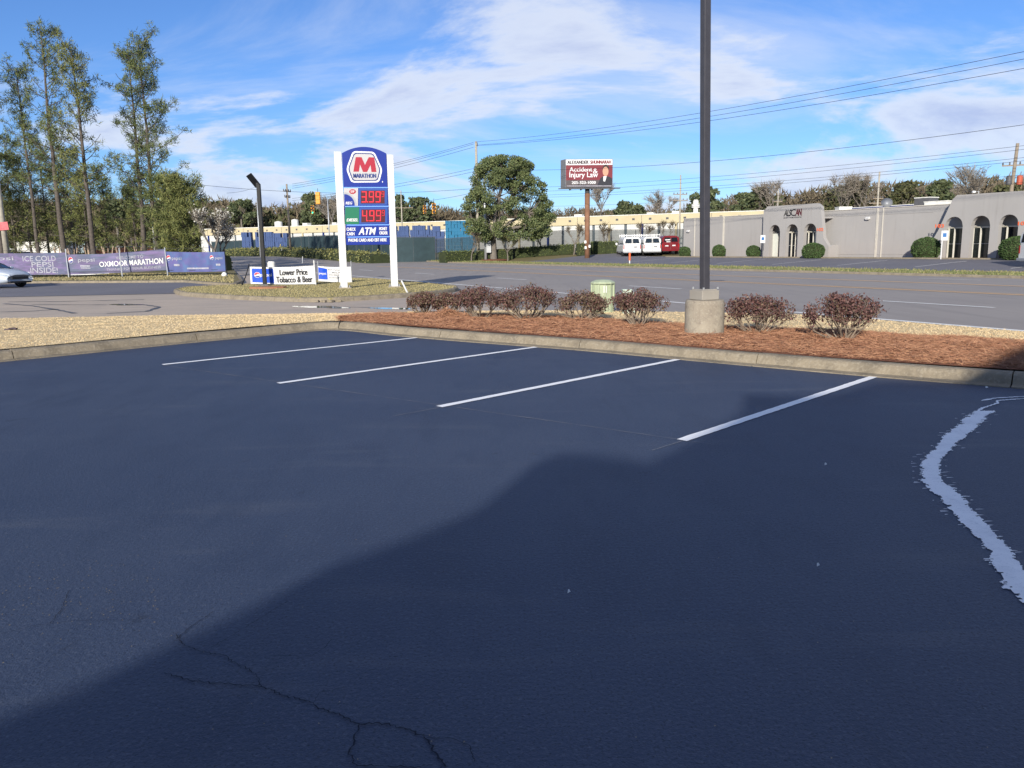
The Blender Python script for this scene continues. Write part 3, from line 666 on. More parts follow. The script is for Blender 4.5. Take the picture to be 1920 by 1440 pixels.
# --- tall parking light with round concrete base
p = gnd(1321, 631, 0.15)
t = thing('parking_light', 'tall dark bronze light pole on a round concrete base in the straw bed', 'light pole', (p.x + .03, p.y + .16, 0.08))
m = MB(); m.lathe([(.315, 0), (.32, .05), (.32, .60), (.308, .655), (.295, .665)], 40); m.build('concrete_base', 'base_concrete', t, smooth=False)
rm = Matrix.Rotation(R(24), 3, 'Z')
m = MB(); m.box((-.02, -.02, .745), (.34, .34, .155), rm); m.box((-.02, -.02, .83), (.29, .29, .02), rm); m.build('base_cover', 'cover_metal', t, bevel=.008)
tilt = Matrix.Rotation(R(-1.35), 3, 'Y')
m = MB(); m.box(tilt @ Vector((0, 0, 3.6)) + Vector((-.01, 0, .80)), (.122, .122, 7.2), tilt @ rm); m.build('pole', 'bronze_metal', t, bevel=.012)
m = MB(); m.box(tilt @ Vector((0, 0, 7.3)) + Vector((.35, 0, .85)), (1.0, .36, .14)); m.build('lamp_head', 'bronze_metal', t, bevel=.02)
for a in range(4): m = MB(); m.lathe([(.018, 0), (.018, .03)], 6, (tuple(rm @ Vector((.14 * (1 if a in (0, 3) else -1), .14 * (1 if a < 2 else -1), .84))))); m.build('bolt', 'grey_metal', t)

# --- red leaved clipped bushes
def bush(loc, w, h, seed, label, red=0.75, flat=0.25, stems=20):
    rs = random.Random(seed); t = thing('red_bush', label, 'bush', loc, 0, 'clipped bushes in the straw bed')
    st = MB(); tips = []
    def grow(p, d, ln, r, lvl):
        n = 3; pts = [p]; q = p.copy(); dd = d.copy()
        for i in range(n):
            dd = (dd + Vector((rs.uniform(-.35, .35), rs.uniform(-.35, .35), rs.uniform(-.05, .25)))).normalized(); q = q + dd * ln / n
            pts.append(q.copy())
        st.tube(pts, [r * (1 - .35 * i / n) for i in range(n + 1)], 4, False)
        if lvl >= 3: tips.append(q); return
        if lvl >= 2: tips.append(pts[2])
        for k in range(rs.choice((2, 2, 3))):
            nd = (dd + Vector((rs.uniform(-.8, .8), rs.uniform(-.8, .8), rs.uniform(-.15, .5)))).normalized(); grow(q, nd, ln * rs.uniform(.62, .85), r * .62, lvl + 1)
    for k in range(stems):
        a = rs.uniform(0, 6.283); e = rs.uniform(.15, 1.0); d = Vector((math.cos(a) * e * w * .85, math.sin(a) * e * w * .6, h * .5)).normalized()
        grow(Vector((math.cos(a) * .10 * e, math.sin(a) * .09 * e, 0)), d, h * .33, .015, 0)
    # keep the clipped outline
    def clip(v): return Vector((max(-w / 2, min(w / 2, v[0])), max(-w * .45, min(w * .45, v[1])), min(v[2], h * (1 - flat * (abs(v[0]) / (w / 2)) ** 2.5) - rs.uniform(0, .06))))
    st.v = [tuple(clip(Vector(v))) for v in st.v]
    stuff(st.build('branches', 'stem', t))
    c = []
    for tp in tips:
        tp = clip(tp)
        if tp.z < h * (.30 + .1 * rs.random()): continue
        for _ in range(rs.randint(8, 13)): c.append((tp.x + rs.gauss(0, .055), tp.y + rs.gauss(0, .055), tp.z + rs.gauss(0, .045)))
    c = np.array([tuple(clip(Vector(q_))) for q_ in c]); k = rng.random(len(c)) < red
    if k.any(): stuff(put_quads('red_leaves', quads(c[k], .042, .4, .6), 'red_leaf', t))
    if (~k).any(): stuff(put_quads('brown_leaves', quads(c[~k], .042, .4, .6), 'olive_leaf', t))
    return t
BUSH = [(793, 589, .80, .52, .45, 'small brownish bush at the left end of the straw bed row'), (837, 590, .66, .50, .55, 'second small bush, touching the leftmost brownish bush'),
        (900, 600, 1.20, .74, .8, 'wide dark red bush, third from the left in the bed'), (990, 603, 1.42, .78, .75, 'widest red bush in the middle of the row, left of the green box'),
        (1092, 602, 1.15, .64, .45, 'brownish bush partly hiding the green utility box'), (1200, 616, 1.15, .74, .7, 'red bush between the green boxes and the concrete pole base'),
        (1424, 629, 1.25, .70, .85, 'dense dark red bush just right of the concrete pole base'), (1588, 643, 1.08, .78, .9, 'rightmost red bush with bare stems low down')]
for i, (x, y, w, h, rd, lb) in enumerate(BUSH):
    p = gnd(x, y, .15); bush((p.x, p.y + .15, .15), w * .93, h, 31 + i, lb, rd)
# loose mound of straw at the foot of the small bushes
p = gnd(838, 596, .15)
pts = np.array([(p.x + random.gauss(0, .28), p.y + random.gauss(0, .18), .15) for _ in range(2500)]); pts[:, 2] += .22 * np.exp(-((pts[:, 0] - p.x) ** 2 / .09 + (pts[:, 1] - p.y) ** 2 / .05)) * rng.random(2500)
d = rand_dirs(2500); d[:, 2] *= .3; d /= np.linalg.norm(d, axis=1)[:, None]
tag(stuff(put_tris('straw_mound', spikes(pts, d, .16, .009), 'straw')), 'heap of pine straw against the second small bush', 'mulch')

# --- green utility pedestals
p = gnd(1132, 586, .13)
t = thing('utility_box', 'ribbed green utility box standing behind the brownish bush', 'utility box', (p.x, p.y + .2, .1), R(6))
m = MB(); poly = ell(0, 0, .27, .235, 0, 360, 12); m.slab(poly, 0, .34); m.build('lower_shell', 'utility_green', t, bevel=.006)
m = MB(); m.slab(ell(0, 0, .262, .228, 0, 360, 12), .343, .68); m.build('upper_shell', 'utility_green', t, bevel=.006)
m = MB(); m.lathe([(.285, .675), (.29, .70), (.27, .725), (.17, .765), (.02, .78)], 12); m.build('lid', 'utility_green', t)
for a in range(0, 360, 30):
    m = MB(); m.box((.268 * math.cos(R(a)), .233 * math.sin(R(a)), .5), (.03, .03, .33), Matrix.Rotation(R(a), 3, 'Z')); m.build('rib', 'utility_green', t)
m = MB(); m.box((.0, -.233, .56), (.07, .012, .16)); m.build('label_plate', 'print_white', t)
p = gnd(1177, 588, .13)
t = thing('cable_pedestal', 'small pale green pedestal right of the ribbed green box', 'utility box', (p.x, p.y + .15, .1))
m = MB(); m.box((0, 0, .27), (.19, .16, .54)); m.build('shell', 'utility_pale', t, bevel=.012)
m = MB(); m.box((0, 0, .55), (.21, .18, .03)); m.build('cap', 'utility_pale', t, bevel=.006)
m = MB(); m.box((.12, .01, .27), (.10, .14, .46)); m.build('side_housing', 'utility_pale', t, bevel=.008)
m = MB(); m.box((.075, -.075, .38), (.02, .02, .22)); m.build('slot', 'plastic_black', t)

# --- fuel price sign
a, b = gnd(648, 541, IZ), gnd(738.5, 538, IZ)
rz = math.atan2(b.y - a.y, b.x - a.x) * 0.45; SW = (b - a).length
t = thing('price_sign', 'tall blue and white fuel price sign on two white posts', 'sign', tuple((a + b) / 2), rz)
Yc = ((a + b) / 2).y; ppm = F / Yc; hx = SW / 2
SH_ = at(640, 286, Yc).z - IZ                       # post height
PB = at(690, 459, Yc).z - IZ                        # panel underside
for s_, nm in ((-1, 'post'), (1, 'post')):
    m = MB(); m.box((s_ * hx - (.03 if s_ < 0 else 0), 0, SH_ / 2 - (.05 if s_ > 0 else 0)), (.27, .26, SH_ - (.1 if s_ > 0 else 0))); q = m.build('post', 'white_paint', t, bevel=.01)
    m = MB(); m.box((s_ * hx, 0, .02), (.5, .5, .04)); m.build('base_plate', 'base_concrete', t)
    for k in range(4):
        m = MB(); m.lathe([(.025, 0.04), (.025, .12)], 6, (s_ * hx + (.18 if k % 2 else -.18), .18 if k > 1 else -.18, 0)); m.build('bolt', 'grey_metal', t)
PX = hx - .128; PT = SH_ + .10; AR = .13            # half width of the panel, arch top
# the panel is a body with an arched top
body = [(-PX, PB), (PX, PB), (PX, SH_ - .06)] + [(PX * (1 - 2 * i / 16), SH_ - .06 + .24 * (1 - (1 - 2 * i / 16) ** 2)) for i in range(1, 16)] + [(-PX, SH_ - .06)]
m = MB(); m.prism(body, .17, -.17); m.build('panel', 'sign_blue', t, bevel=.008)
def sgn(u, v, off=0.0): return Vector((-PX + u * 2 * PX, -.172 - off, PB + v * (SH_ - .06 - PB)))
# photo rows of the panel face, as fractions of its height (0 bottom .. 1 shoulder)
def V_(y): return (459 - y) / (459 - 290)
def U_(x, y):
    l = 642.5 + (y - 290) * (652.0 - 642.5) / 169; r_ = 723 + (y - 290) * (733 - 723) / 169; return (x - l) / (r_ - l)
def P_(x, y): return (U_(x, y), V_(y + (x - 688) * -.02 if False else y))
hexa = [(663, 288), (703, 289.5), (716, 319), (713, 338), (706, 344), (661, 343), (655, 336), (651, 317)]
hexs = [(662, 286), (701, 287), (716.5, 320), (711, 343), (660, 343.5), (650.5, 319)]
flat_on('badge_rim', [ (U_(x, y), V_(y)) for x, y in rounded(hexs, 6)], lambda u, v, o: sgn(u, v, o), 'print_white', t, .004)
hc = (684, 316)
def sh(k): return [(hc[0] + (x - hc[0]) * k, hc[1] + (y - hc[1]) * k) for x, y in hexs]
flat_on('badge_band', [(U_(x, y), V_(y)) for x, y in rounded(sh(.90), 5)], sgn, 'navy', t, .008)
flat_on('badge_face', [(U_(x, y), V_(y)) for x, y in rounded(sh(.835), 5)], sgn, 'logo_grey', t, .012)
Mp = [(667.5, 297), (678, 297), (684.5, 311), (691, 297), (701, 297.5), (705.5, 324), (696.5, 324), (694.5, 311), (688.5, 324), (681, 324), (675.5, 310.5), (673.5, 323.5), (663.5, 323.5)]
flat_on('emblem_letter', [(U_(x, y), V_(y)) for x, y in Mp], sgn, 'logo_red', t, .016)
text_on('lettering', 'MARATHON', (U_(663.5, 334), V_(335), U_(705.5, 334), V_(327)), sgn, 'navy', t, bold=.05, off=.016)
flat_on('dot', ell(U_(717, 342), V_(342), .012, .008), sgn, 'print_white', t, .006)
def rect(name, x0, y0, x1, y1, mat, off): return flat_on(name, [(U_(x0, y1), V_(y1)), (U_(x1, y1), V_(y1)), (U_(x1, y0), V_(y0)), (U_(x0, y0), V_(y0))], sgn, mat, t, off)
for y in (352.5, 387.2, 421.8, 444.2): rect('divider', U_(0, 0) * 0 + 646 + (y - 352) * .09, y - .9, 727 + (y - 352) * .06, y + .9, 'light_blue', .006)
# upper left: grade card with a swoosh
rect('grade_card', 646.5, 353.5, 672.5, 386, 'logo_grey', .005)
sw = [(647.8, 386)] + [(647.3 + 22 * math.sin(R(k * 9)), 386 - 22 * math.cos(R(k * 9))) for k in range(11)]
flat_on('grade_swoosh_edge', [(U_(x, y), V_(y)) for x, y in [(647.5, 386)] + [(647 + 23.5 * math.sin(R(k * 9)), 386 - 25 * math.cos(R(k * 9))) for k in range(11)]], sgn, 'grey_metal', t, .008)
flat_on('grade_swoosh', [(U_(x, y), V_(y)) for x, y in [(647.8, 386)] + [(647.3 + 19.5 * math.sin(R(k * 9)), 386 - 21.5 * math.cos(R(k * 9))) for k in range(11)]], sgn, 'sign_blue', t, .011)
flat_on('oval_mark', [(U_(x, y), V_(y)) for x, y in ell(662.5, 360, 6.2, 4.4)], sgn, 'logo_red', t, .009)
text_on('lettering', 'STP', (U_(659, 360), V_(362), U_(666, 360), V_(358)), sgn, 'print_white', t, bold=.03, off=.013)
text_on('lettering', 'REG', (U_(650, 381), V_(383.5), U_(662.5, 381), V_(378.5)), sgn, 'print_white', t, bold=.03, shear=.25, off=.015)
rect('diesel_card', 649.5, 388.8, 675, 420.5, 'diesel_green', .005)
text_on('lettering', 'DIESEL', (U_(652, 412), V_(415), U_(673.5, 412), V_(409.5)), sgn, 'print_white', t, bold=.03, shear=.25, off=.010)
SEG = {'3': 'abcdg', '9': 'abcdfg', '4': 'bcfg'}
def digit(ch, x0, y0, w, h, parent):
    th = w * .2
    S = {'a': (x0, y0, x0 + w, y0 + th), 'g': (x0, y0 + h / 2 - th / 2, x0 + w, y0 + h / 2 + th / 2), 'd': (x0, y0 + h - th, x0 + w, y0 + h), 'f': (x0, y0, x0 + th, y0 + h / 2), 'b': (x0 + w - th, y0, x0 + w, y0 + h / 2), 'c': (x0 + w - th, y0 + h / 2, x0 + w, y0 + h), 'e': (x0, y0 + h / 2, x0 + th, y0 + h)}
    mm = MB()
    for k in SEG[ch]:
        a0, b0, a1, b1 = S[k]; g_ = .25
        q = [sgn(U_(a0 + g_, b1), V_(b1 - g_), .020), sgn(U_(a1 - g_, b1), V_(b1 - g_), .020), sgn(U_(a1 - g_, b0), V_(b0 + g_), .020), sgn(U_(a0 + g_, b0), V_(b0 + g_), .020)]
        mm.add(q, [(0, 1, 2, 3)])
    mm.build('digit', 'led_red', parent)
for row, (y0, x0, ds) in enumerate(((356, 677.5, '399'), (391, 679, '499'))):
    rect('display_frame', x0 - 3.5, y0 - 2, x0 + 49 if row == 0 else x0 + 48.5, y0 + 28.5, 'display_panel', .008)
    dp = rect('display', x0, y0 + 2, x0 + 44, y0 + 26, 'display_dark', .014)
    for k, ch in enumerate(ds): digit(ch, x0 + 1.5 + k * 12.3 + (1 if k else 0), y0 + 3.5, 9.3, 20.5, dp)
    digit('9', x0 + 38, y0 + 3.5, 5, 10.5, dp)
    mm = MB(); mm.add([sgn(U_(x0 + 11.4, y0 + 24), V_(y0 + 24), .02), sgn(U_(x0 + 13, y0 + 24), V_(y0 + 24), .02), sgn(U_(x0 + 13, y0 + 22), V_(y0 + 22), .02), sgn(U_(x0 + 11.4, y0 + 22), V_(y0 + 22), .02)], [(0, 1, 2, 3)]); mm.build('decimal_point', 'led_red', dp)
for s_, bx in (('CHECK', (652.5, 432.5, 669.5, 426.5)), ('CASH', (653, 441, 667, 435)), ('MONEY', (712.5, 432, 727.5, 426)), ('ORDER', (713, 440, 728.5, 434)), ('PHONE CARD AND EBT HERE', (656, 453, 727, 447))):
    text_on('lettering', s_, (U_(bx[0], bx[1]), V_(bx[1]), U_(bx[2], bx[1]), V_(bx[3])), sgn, 'print_white', t, bold=.035, off=.006)
text_on('lettering', 'ATM', (U_(674, 440), V_(440), U_(707.5, 440), V_(426.5)), sgn, 'print_white', t, bold=.03, shear=.3, off=.006)
# conduit stub beside the right post
p = gnd(764, 549, IZ); m = MB(); m.tube([(p.x, p.y, IZ), (p.x - .2, p.y + .05, IZ + .42)], .03, 8); o = m.build('leaning_stake', 'white_paint'); tag(o, 'short white stake leaning beside the right sign post', 'stake')

# --- black station lamp
p = gnd(497, 536, .12)
t = thing('station_lamp', 'slim black lamp post with tilted flat head before the white banner', 'lamp post', tuple(p))
hL = at(485, 346, p.y).z - p.z
m = MB(); m.box((0, 0, hL / 2), (.15, .15, hL)); m.build('pole', 'black_metal', t, bevel=.01)
m = MB(); m.box((-.20, 0, hL + .17), (.60, .34, .06), Matrix.Rotation(R(30), 3, 'Z') @ Matrix.Rotation(R(52), 3, 'Y') @ Matrix.Rotation(R(-28), 3, 'X')); m.build('lamp_head', 'black_metal', t, bevel=.01)
m = MB(); m.box((-.03, 0, hL - .02), (.12, .1, .18)); m.build('bracket', 'black_metal', t)
m = MB(); m.box((0, 0, .04), (.34, .34, .08)); m.build('base_plate', 'dark_metal', t)
p2 = gnd(500, 541, .12); m = MB(); m.slab([(p2.x + x_, p2.y + y_ + .2) for x_, y_ in ell(0, 0, .75, .55, n=14)], .05, .19); o = m.build('lamp_pad', 'clay_bank'); tag(o, 'reddish dirt pad at the foot of the black lamp post', 'pad')

# --- banners
def cloth(name, A, B, h0, h1, mat, parent, amp=.03, waves=5, sag=.05, seed=0):
    """banner between A and B (world xy), from height h0 to h1; returns its mapping in parent space"""
    A, B = Vector((A[0], A[1], 0)), Vector((B[0], B[1], 0)); ln = (B - A).length; d = (B - A).normalized(); nl = Vector((d.y, -d.x, 0))
    if nl.y > 0: nl = -nl
    o0 = Vector(parent.location)
    def f(u, v, off=0.0):
        w_ = amp * (math.sin(u * waves * 6.283 + seed + v * 1.5) + .5 * math.sin(u * waves * 2.3 * 6.283 + seed * 2 - v * 2)) 
        z0 = (h0(u) if callable(h0) else h0); z1 = (h1(u) if callable(h1) else h1)
        return A + d * (u * ln) + nl * (w_ + off) + Vector((0, 0, z0 + (z1 - z0) * v - sag * math.sin(math.pi * u) * (.5 + .5 * v))) - o0
    m = MB(); m.grid(lambda u, v: f(u, v), 40, 8); m.build(name, mat, parent, smooth=True); return f
def globe(f, cu_, cv, ru, rv, parent, off=.012):
    flat_on('round_logo', ell(cu_, cv, ru, rv), f, 'print_white', parent, off)
    up = [(cu_ + ru * .88 * math.cos(R(a)), cv + rv * .88 * math.sin(R(a))) for a in range(10, 196, 12)] + [(cu_ - ru * .3, cv + rv * .05), (cu_ + ru * .3, cv + rv * .35)]
    flat_on('logo_upper', up, f, 'cola_red', parent, off + .004)
    lo = [(cu_ + ru * .88 * math.cos(R(a)), cv + rv * .88 * math.sin(R(a))) for a in range(205, 356, 12)] + [(cu_ + ru * .3, cv - rv * .25), (cu_ - ru * .35, cv - rv * .45)]
    flat_on('logo_lower', lo, f, 'cola_navy', parent, off + .004)
# white roadside banner 1
zb = IZ
A, B = gnd(471, 536, .1), gnd(592, 535, .1)
t = thing('tobacco_banner', 'white banner with blue cola panel behind the black lamp post', 'banner', (A.x, A.y, .05))
hb = (at(471, 532, A.y).z, at(592, 532.5, B.y).z); ht = (at(471, 500, A.y).z, at(592, 498, B.y).z)
f = cloth('sheet', A, B, lambda u: hb[0] + (hb[1] - hb[0]) * u, lambda u: ht[0] + (ht[1] - ht[0]) * u, 'white_cloth', t, .025, 2, .04, 1)
flat_on('blue_panel', [(.03, .10), (.36, .07), (.36, .90), (.03, .90)], f, 'cola_blue', t, .012)
globe(f, .108, .53, .045, .165, t, .020)
text_on('lettering', 'pepsi', (.155, .40, .335, .63), f, 'print_white', t, bold=.02, off=.026)
def lines(ls, u0, u1, vs_, parent, f, mat='print_black', bold=.012, off=.012):
    for s_, (a0, a1), (b0, b1) in ls: text_on('lettering', s_, (a0, b0, a1, b1), f, mat, parent, bold=bold, off=off)
lines([('Lower Price', (.46, .89), (.52, .86)), ('Tobacco & Beer', (.40, .96), (.10, .45))], 0, 1, 0, t, f, bold=.034, off=.02)
m = MB(); P0 = B - Vector((A.x, A.y, .05)); m.tube([(P0.x, P0.y + .03, 0), (P0.x - .03, P0.y + .03, at(588, 488, B.y).z - .05)], .03, 8); m.build('stake', 'white_paint', t)
# white roadside banner 2
A, B = gnd(590, 532, .1), gnd(656, 531, .1); A = Vector((A.x, A.y + .8, 0)); B = Vector((B.x, B.y + .4, 0))
t = thing('sandwich_banner', 'white banner with small blue panel running behind the sign post', 'banner', (A.x, A.y, .05))
hb = (at(590, 527, A.y).z, at(656, 530, B.y).z); ht = (at(590, 499, A.y).z, at(656, 500, B.y).z)
f = cloth('sheet', A, B, lambda u: hb[0] + (hb[1] - hb[0]) * u, lambda u: ht[0] + (ht[1] - ht[0]) * u, 'white_cloth', t, .03, 1.5, .03, 2)
flat_on('blue_panel', [(0.01, .14), (.27, .14), (.28, .86), (0.01, .93)], f, 'cola_blue', t, .014)
text_on('lettering', 'pepsi', (.03, .42, .24, .60), f, 'print_white', t, bold=.02, off=.022)
lines([('BUY 2 GALLON', (.31, .78), (.76, .87)), ('MILK', (.42, .70), (.58, .70)), ('& ICE CREAM AND', (.31, .78), (.42, .53)), ('any SANDWICH', (.31, .78), (.22, .34))], 0, 1, 0, t, f, 'print_grey', .01)
for u in (0.0, 1.0):
    q = f(u, .5); m = MB(); m.tube([(q.x, q.y + .04, 0), (q.x, q.y + .04, 1.05)], .025, 6); m.build('stake', 'grey_metal', t)
# small things along the banners
p = gnd(462, 540); m = MB(); m.tube([(0, 0, 0), (.22, .1, .5), (.4, .15, 1.05)], [.03, .02, .02], 6); o = m.build('lean_stake', 'black_metal'); o.location = (p.x - .25, p.y, 0); tag(o, 'thin black stake leaning left of the white banner', 'stake')
p = at(509, 498, 46); m = MB(); m.lathe([(.20, 0), (.22, .9), (.16, 1.0)], 12); o = m.build('waste_bin', 'roof_white'); o.location = (p.x, 46, 0); tag(o, 'pale bin top showing over the white banner', 'bin')
p = gnd(567, 494); m = MB(); m.tube([(0, 0, 0), (.06, 0, .75)], [.05, .04], 8); o = m.build('road_marker', 'white_paint'); o.location = (p.x, p.y, gz(p.x, p.y)); tag(o, 'small white marker post in the road behind the banner', 'marker post')
p = gnd(529, 481); m = MB(); m.lathe([(.09, 0), (.09, 1.0), (.05, 1.1)], 8); o = m.build('road_marker', 'white_paint'); o.location = (p.x, p.y, gz(p.x, p.y)); tag(o, 'white marker post in front of the ivy bank', 'marker post')

# --- purple banners on a wire fence under the pines
fx = [(-120, 521), (0, 520.5), (128, 520.5), (228, 519.5), (313, 517.5), (424, 516)]
FP = [gnd(x, y, .1) for x, y in fx]
t = thing('banner_fence', 'low wire fence line carrying the purple banners', 'fence', tuple(FP[0]))
for i, q in enumerate(FP):
    m = MB(); l = q - FP[0]; m.tube([(l.x + .12, l.y - .15, 0), (l.x, l.y + .02, 1.78)], .035, 8); m.build('post', 'galvanised' if i < 5 else 'black_metal', t)
for k in (0.35, 1.72):
    m = MB(); m.tube([(q - FP[0]) + Vector((0, .03, k)) for q in FP], .012, 5); m.build('wire', 'wire', t)
def hz(x, y, q): return at(x, y, q.y).z
t = thing('cola_banner', 'purple banner reading ICE COLD at the left edge', 'banner', tuple(FP[0]))
f = cloth('sheet', FP[0], FP[2], lambda u: hz(60, 514, FP[1]), lambda u: hz(60, 472.5 + 2 * u, FP[1]), 'banner_purple', t, .035, 3, .03, 0)
def ux(x): return (x + 120) / 248.0
for s_, bx in (('ICE COLD', (51, 110, .62, .87)), ('PEPSI', (66, 104, .36, .59)), ('INSIDE!', (63, 111, .07, .33))):
    text_on('lettering', s_, (ux(bx[0]), bx[2], ux(bx[1]), bx[3]), f, 'faded_print', t, bold=.012, off=.014)
text_on('lettering', 'pepsi', (ux(-24), .62, ux(34), .86), f, 'faded_print', t, bold=.01, off=.014)
flat_on('pale_stripe', [(ux(-20), .24), (ux(14), .24), (ux(18), .40), (ux(-20), .38)], f, 'faded_print', t, .012)
t = thing('welcome_banner', 'purple banner reading WELCOME TO OXMOOR', 'banner', tuple(FP[2]))
f = cloth('sheet', FP[2], FP[4], lambda u: hz(220, 514 - 5 * u, FP[3]), lambda u: hz(220, 476 - 9 * max(0, u - .35) - 2 * u, FP[3]), 'banner_purple', t, .04, 2.5, .02, 2)
def ux(x): return (x - 128) / 185.0
globe(f, ux(135.5), .72, .022, .16, t, .014)
text_on('lettering', 'pepsi', (ux(149), .56, ux(181), .80), f, 'faded_print', t, bold=.012, off=.014)
flat_on('pale_stripe', [(ux(152), .38), (ux(170), .36), (ux(171), .43), (ux(152), .46)], f, 'faded_print', t, .012); flat_on('pale_stripe', [(ux(153), .28), (ux(171), .26), (ux(171), .32), (ux(153), .34)], f, 'faded_print', t, .012)
for s_, bx in (('WELCOME TO', (220, 272, .66, .82)), ('OXMOOR MARATHON', (189, 308, .33, .60)), ('THANKS FOR YOUR BUSINESS', (201, 303, .12, .24))):
    text_on('lettering', s_, (ux(bx[0]), bx[2], ux(bx[1]), bx[3]), f, 'faded_print' if s_[0] != 'O' else 'litter_white', t, bold=.012, off=.014)
flat_on('torn_hem', [(ux(132), -.03), (ux(165), -.045), (ux(205), -.02), (ux(205), .0), (ux(165), .0), (ux(132), .0)], f, 'white_cloth', t, .01)
t = thing('drink_banner', 'darker blue banner at the right end of the wire fence', 'banner', tuple(FP[4]))
f = cloth('sheet', FP[4], FP[5], lambda u: hz(360, 509.5, FP[4]), lambda u: hz(360, 471 + 2 * u, FP[4]), 'banner_blue', t, .05, 2.5, .03, 4)
def ux(x): return (x - 313) / 111.0
globe(f, ux(319), .70, .035, .13, t, .014); text_on('lettering', 'pepsi', (ux(325), .56, ux(343), .76), f, 'faded_print', t, bold=.01, off=.014)
globe(f, ux(399), .72, .03, .12, t, .014); text_on('lettering', 'pepsi', (ux(405), .58, ux(420), .76), f, 'faded_print', t, bold=.01, off=.014)
for s_, bx in (('TRY', (358, 376, .70, .88)), ('OUR FOOD', (348, 394, .40, .62)), ('FRESH INSIDE', (354, 392, .12, .24))): pass
flat_on('pale_stripe', [(ux(328), .30), (ux(339), .30), (ux(339), .40), (ux(328), .40)], f, 'faded_print', t, .012)
flat_on('pale_stripe', [(ux(352), .14), (ux(393), .14), (ux(393), .22), (ux(352), .22)], f, 'faded_print', t, .012); flat_on('pale_stripe', [(ux(406), .30), (ux(415), .30), (ux(415), .40), (ux(406), .40)], f, 'faded_print', t, .012)
p = gnd(421, 519, .1); m = MB(); m.lathe([(.0, 0), (.16, .05), (.17, .16), (.08, .26), (.0, .28)], 10); o = m.build('white_stone', 'litter_white', smooth=True); o.location = tuple(p); tag(o, 'white stone at the foot of the last fence post', 'stone')
p = gnd(24, 621, .13); m = MB()
for k in range(5): m.box((random.uniform(-.12, .12), random.uniform(-.05, .05), .02 + .01 * k), (.12, .05, .03), Matrix.Rotation(random.random() * 3, 3, 'Z'))
o = m.build('litter_clump', 'litter_dark'); o.location = tuple(p); tag(o, 'dark bit of litter lying on the dry lawn', 'litter')
# rubble at the island kerb
p = gnd(566, 567)
for k in range(7):
    m = MB(); m.box((0, 0, .03), (random.uniform(.06, .16), random.uniform(.05, .1), .06), Matrix.Rotation(random.random() * 3, 3, 'Z')); o = m.build('kerb_rubble', 'kerb_concrete'); o.location = (p.x + random.uniform(-.3, 1.4), p.y + random.uniform(-.1, .15), 0)
    tag(o, 'broken kerb lump in front of the sign island', 'rubble', 'broken lumps below the sign island kerb')

# --- wheeled vehicles
def loft(name, stations, mat, parent, crown=.03, smooth=True):
    """stations: (x, z bottom, z top, half width low, half width top)"""
    V = []; Fc = []; k = 12
    for (x, zb, zt, wl, wt) in stations:
        h = zt - zb
        half = [(wl * .90, zb), (wl, zb + h * .18), (wl, zb + h * .55), (wl * .55 + wt * .45, zb + h * .82), (wt * .9, zt - h * .02), (wt * .45, zt + crown)]
        V += [(x, y, z) for y, z in half] + [(x, -y, z) for y, z in reversed(half)]
    for i in range(len(stations) - 1):
        for j in range(k): a, b = i * k + j, i * k + (j + 1) % k; Fc.append((a, b, b + k, a + k))
    Fc.append(tuple(range(k))); Fc.append(tuple((len(stations) - 1) * k + j for j in range(k - 1, -1, -1)))
    m = MB(); m.add(V, Fc); return m.build(name, mat, parent, smooth)
def wheel(parent, x, y, r=.33, w=.21):
    m = MB(); m.lathe([(r * .6, -w / 2), (r * .96, -w / 2), (r, -w * .3), (r, w * .3), (r * .96, w / 2), (r * .6, w / 2)], 24)
    o = m.build('wheel', 'tyre', parent); o.location = (x, y, r); o.rotation_euler = (R(90), 0, 0)
    m = MB(); m.lathe([(r * .58, -w * .46), (r * .62, -w * .52), (r * .2, -w * .40), (r * .2, w * .40), (r * .62, w * .52), (r * .58, w * .46)], 14); m.build('rim', 'rim', o); return o
def plate(parent, name, pts, mat, th=.012):
    """thin panel from 3D corner list, given outward thickness along its normal"""
    P = [Vector(p) for p in pts]; n = (P[1] - P[0]).cross(P[2] - P[1]).normalized() * th; k = len(P)
    m = MB(); m.add(P + [p + n for p in P], [tuple(range(k - 1, -1, -1)), tuple(range(k, 2 * k))] + [(i, (i + 1) % k, (i + 1) % k + k, i + k) for i in range(k)]); return m.build(name, mat, parent)
# silver sedan at the left edge, nose to the right
nose = gnd(36, 540)
hd = R(-18); t = thing('silver_car', 'silver sedan driving in at the left edge, nose to the right', 'car', (nose.x - 2.4 * math.cos(hd), nose.y - 2.4 * math.sin(hd) + .3, 0), hd)
CARK = 1
loft('body', [(-2.42, .42, .86, .70, .55), (-2.25, .28, .98, .86, .70), (-1.5, .22, 1.0, .92, .78), (-.6, .22, .98, .92, .80), (.6, .22, .97, .92, .80), (1.2, .22, .94, .92, .78), (1.75, .24, .88, .90, .74), (2.12, .26, .81, .87, .70), (2.34, .30, .71, .80, .60), (2.42, .34, .63, .74, .54)], 'car_silver', t, .035)
loft('cabin', [(-1.75, .92, 1.05, .74, .6), (-1.2, .92, 1.32, .76, .58), (-.5, .92, 1.44, .78, .58), (.2, .92, 1.41, .78, .57), (.7, .92, 1.2, .77, .6), (1.05, .92, .99, .74, .66)], 'glass_dark', t, .02)
loft('roof', [(-1.15, 1.30, 1.36, .60, .52), (-.5, 1.40, 1.47, .60, .54), (.15, 1.38, 1.44, .60, .54), (.3, 1.35, 1.39, .58, .5)], 'car_silver', t, .01)
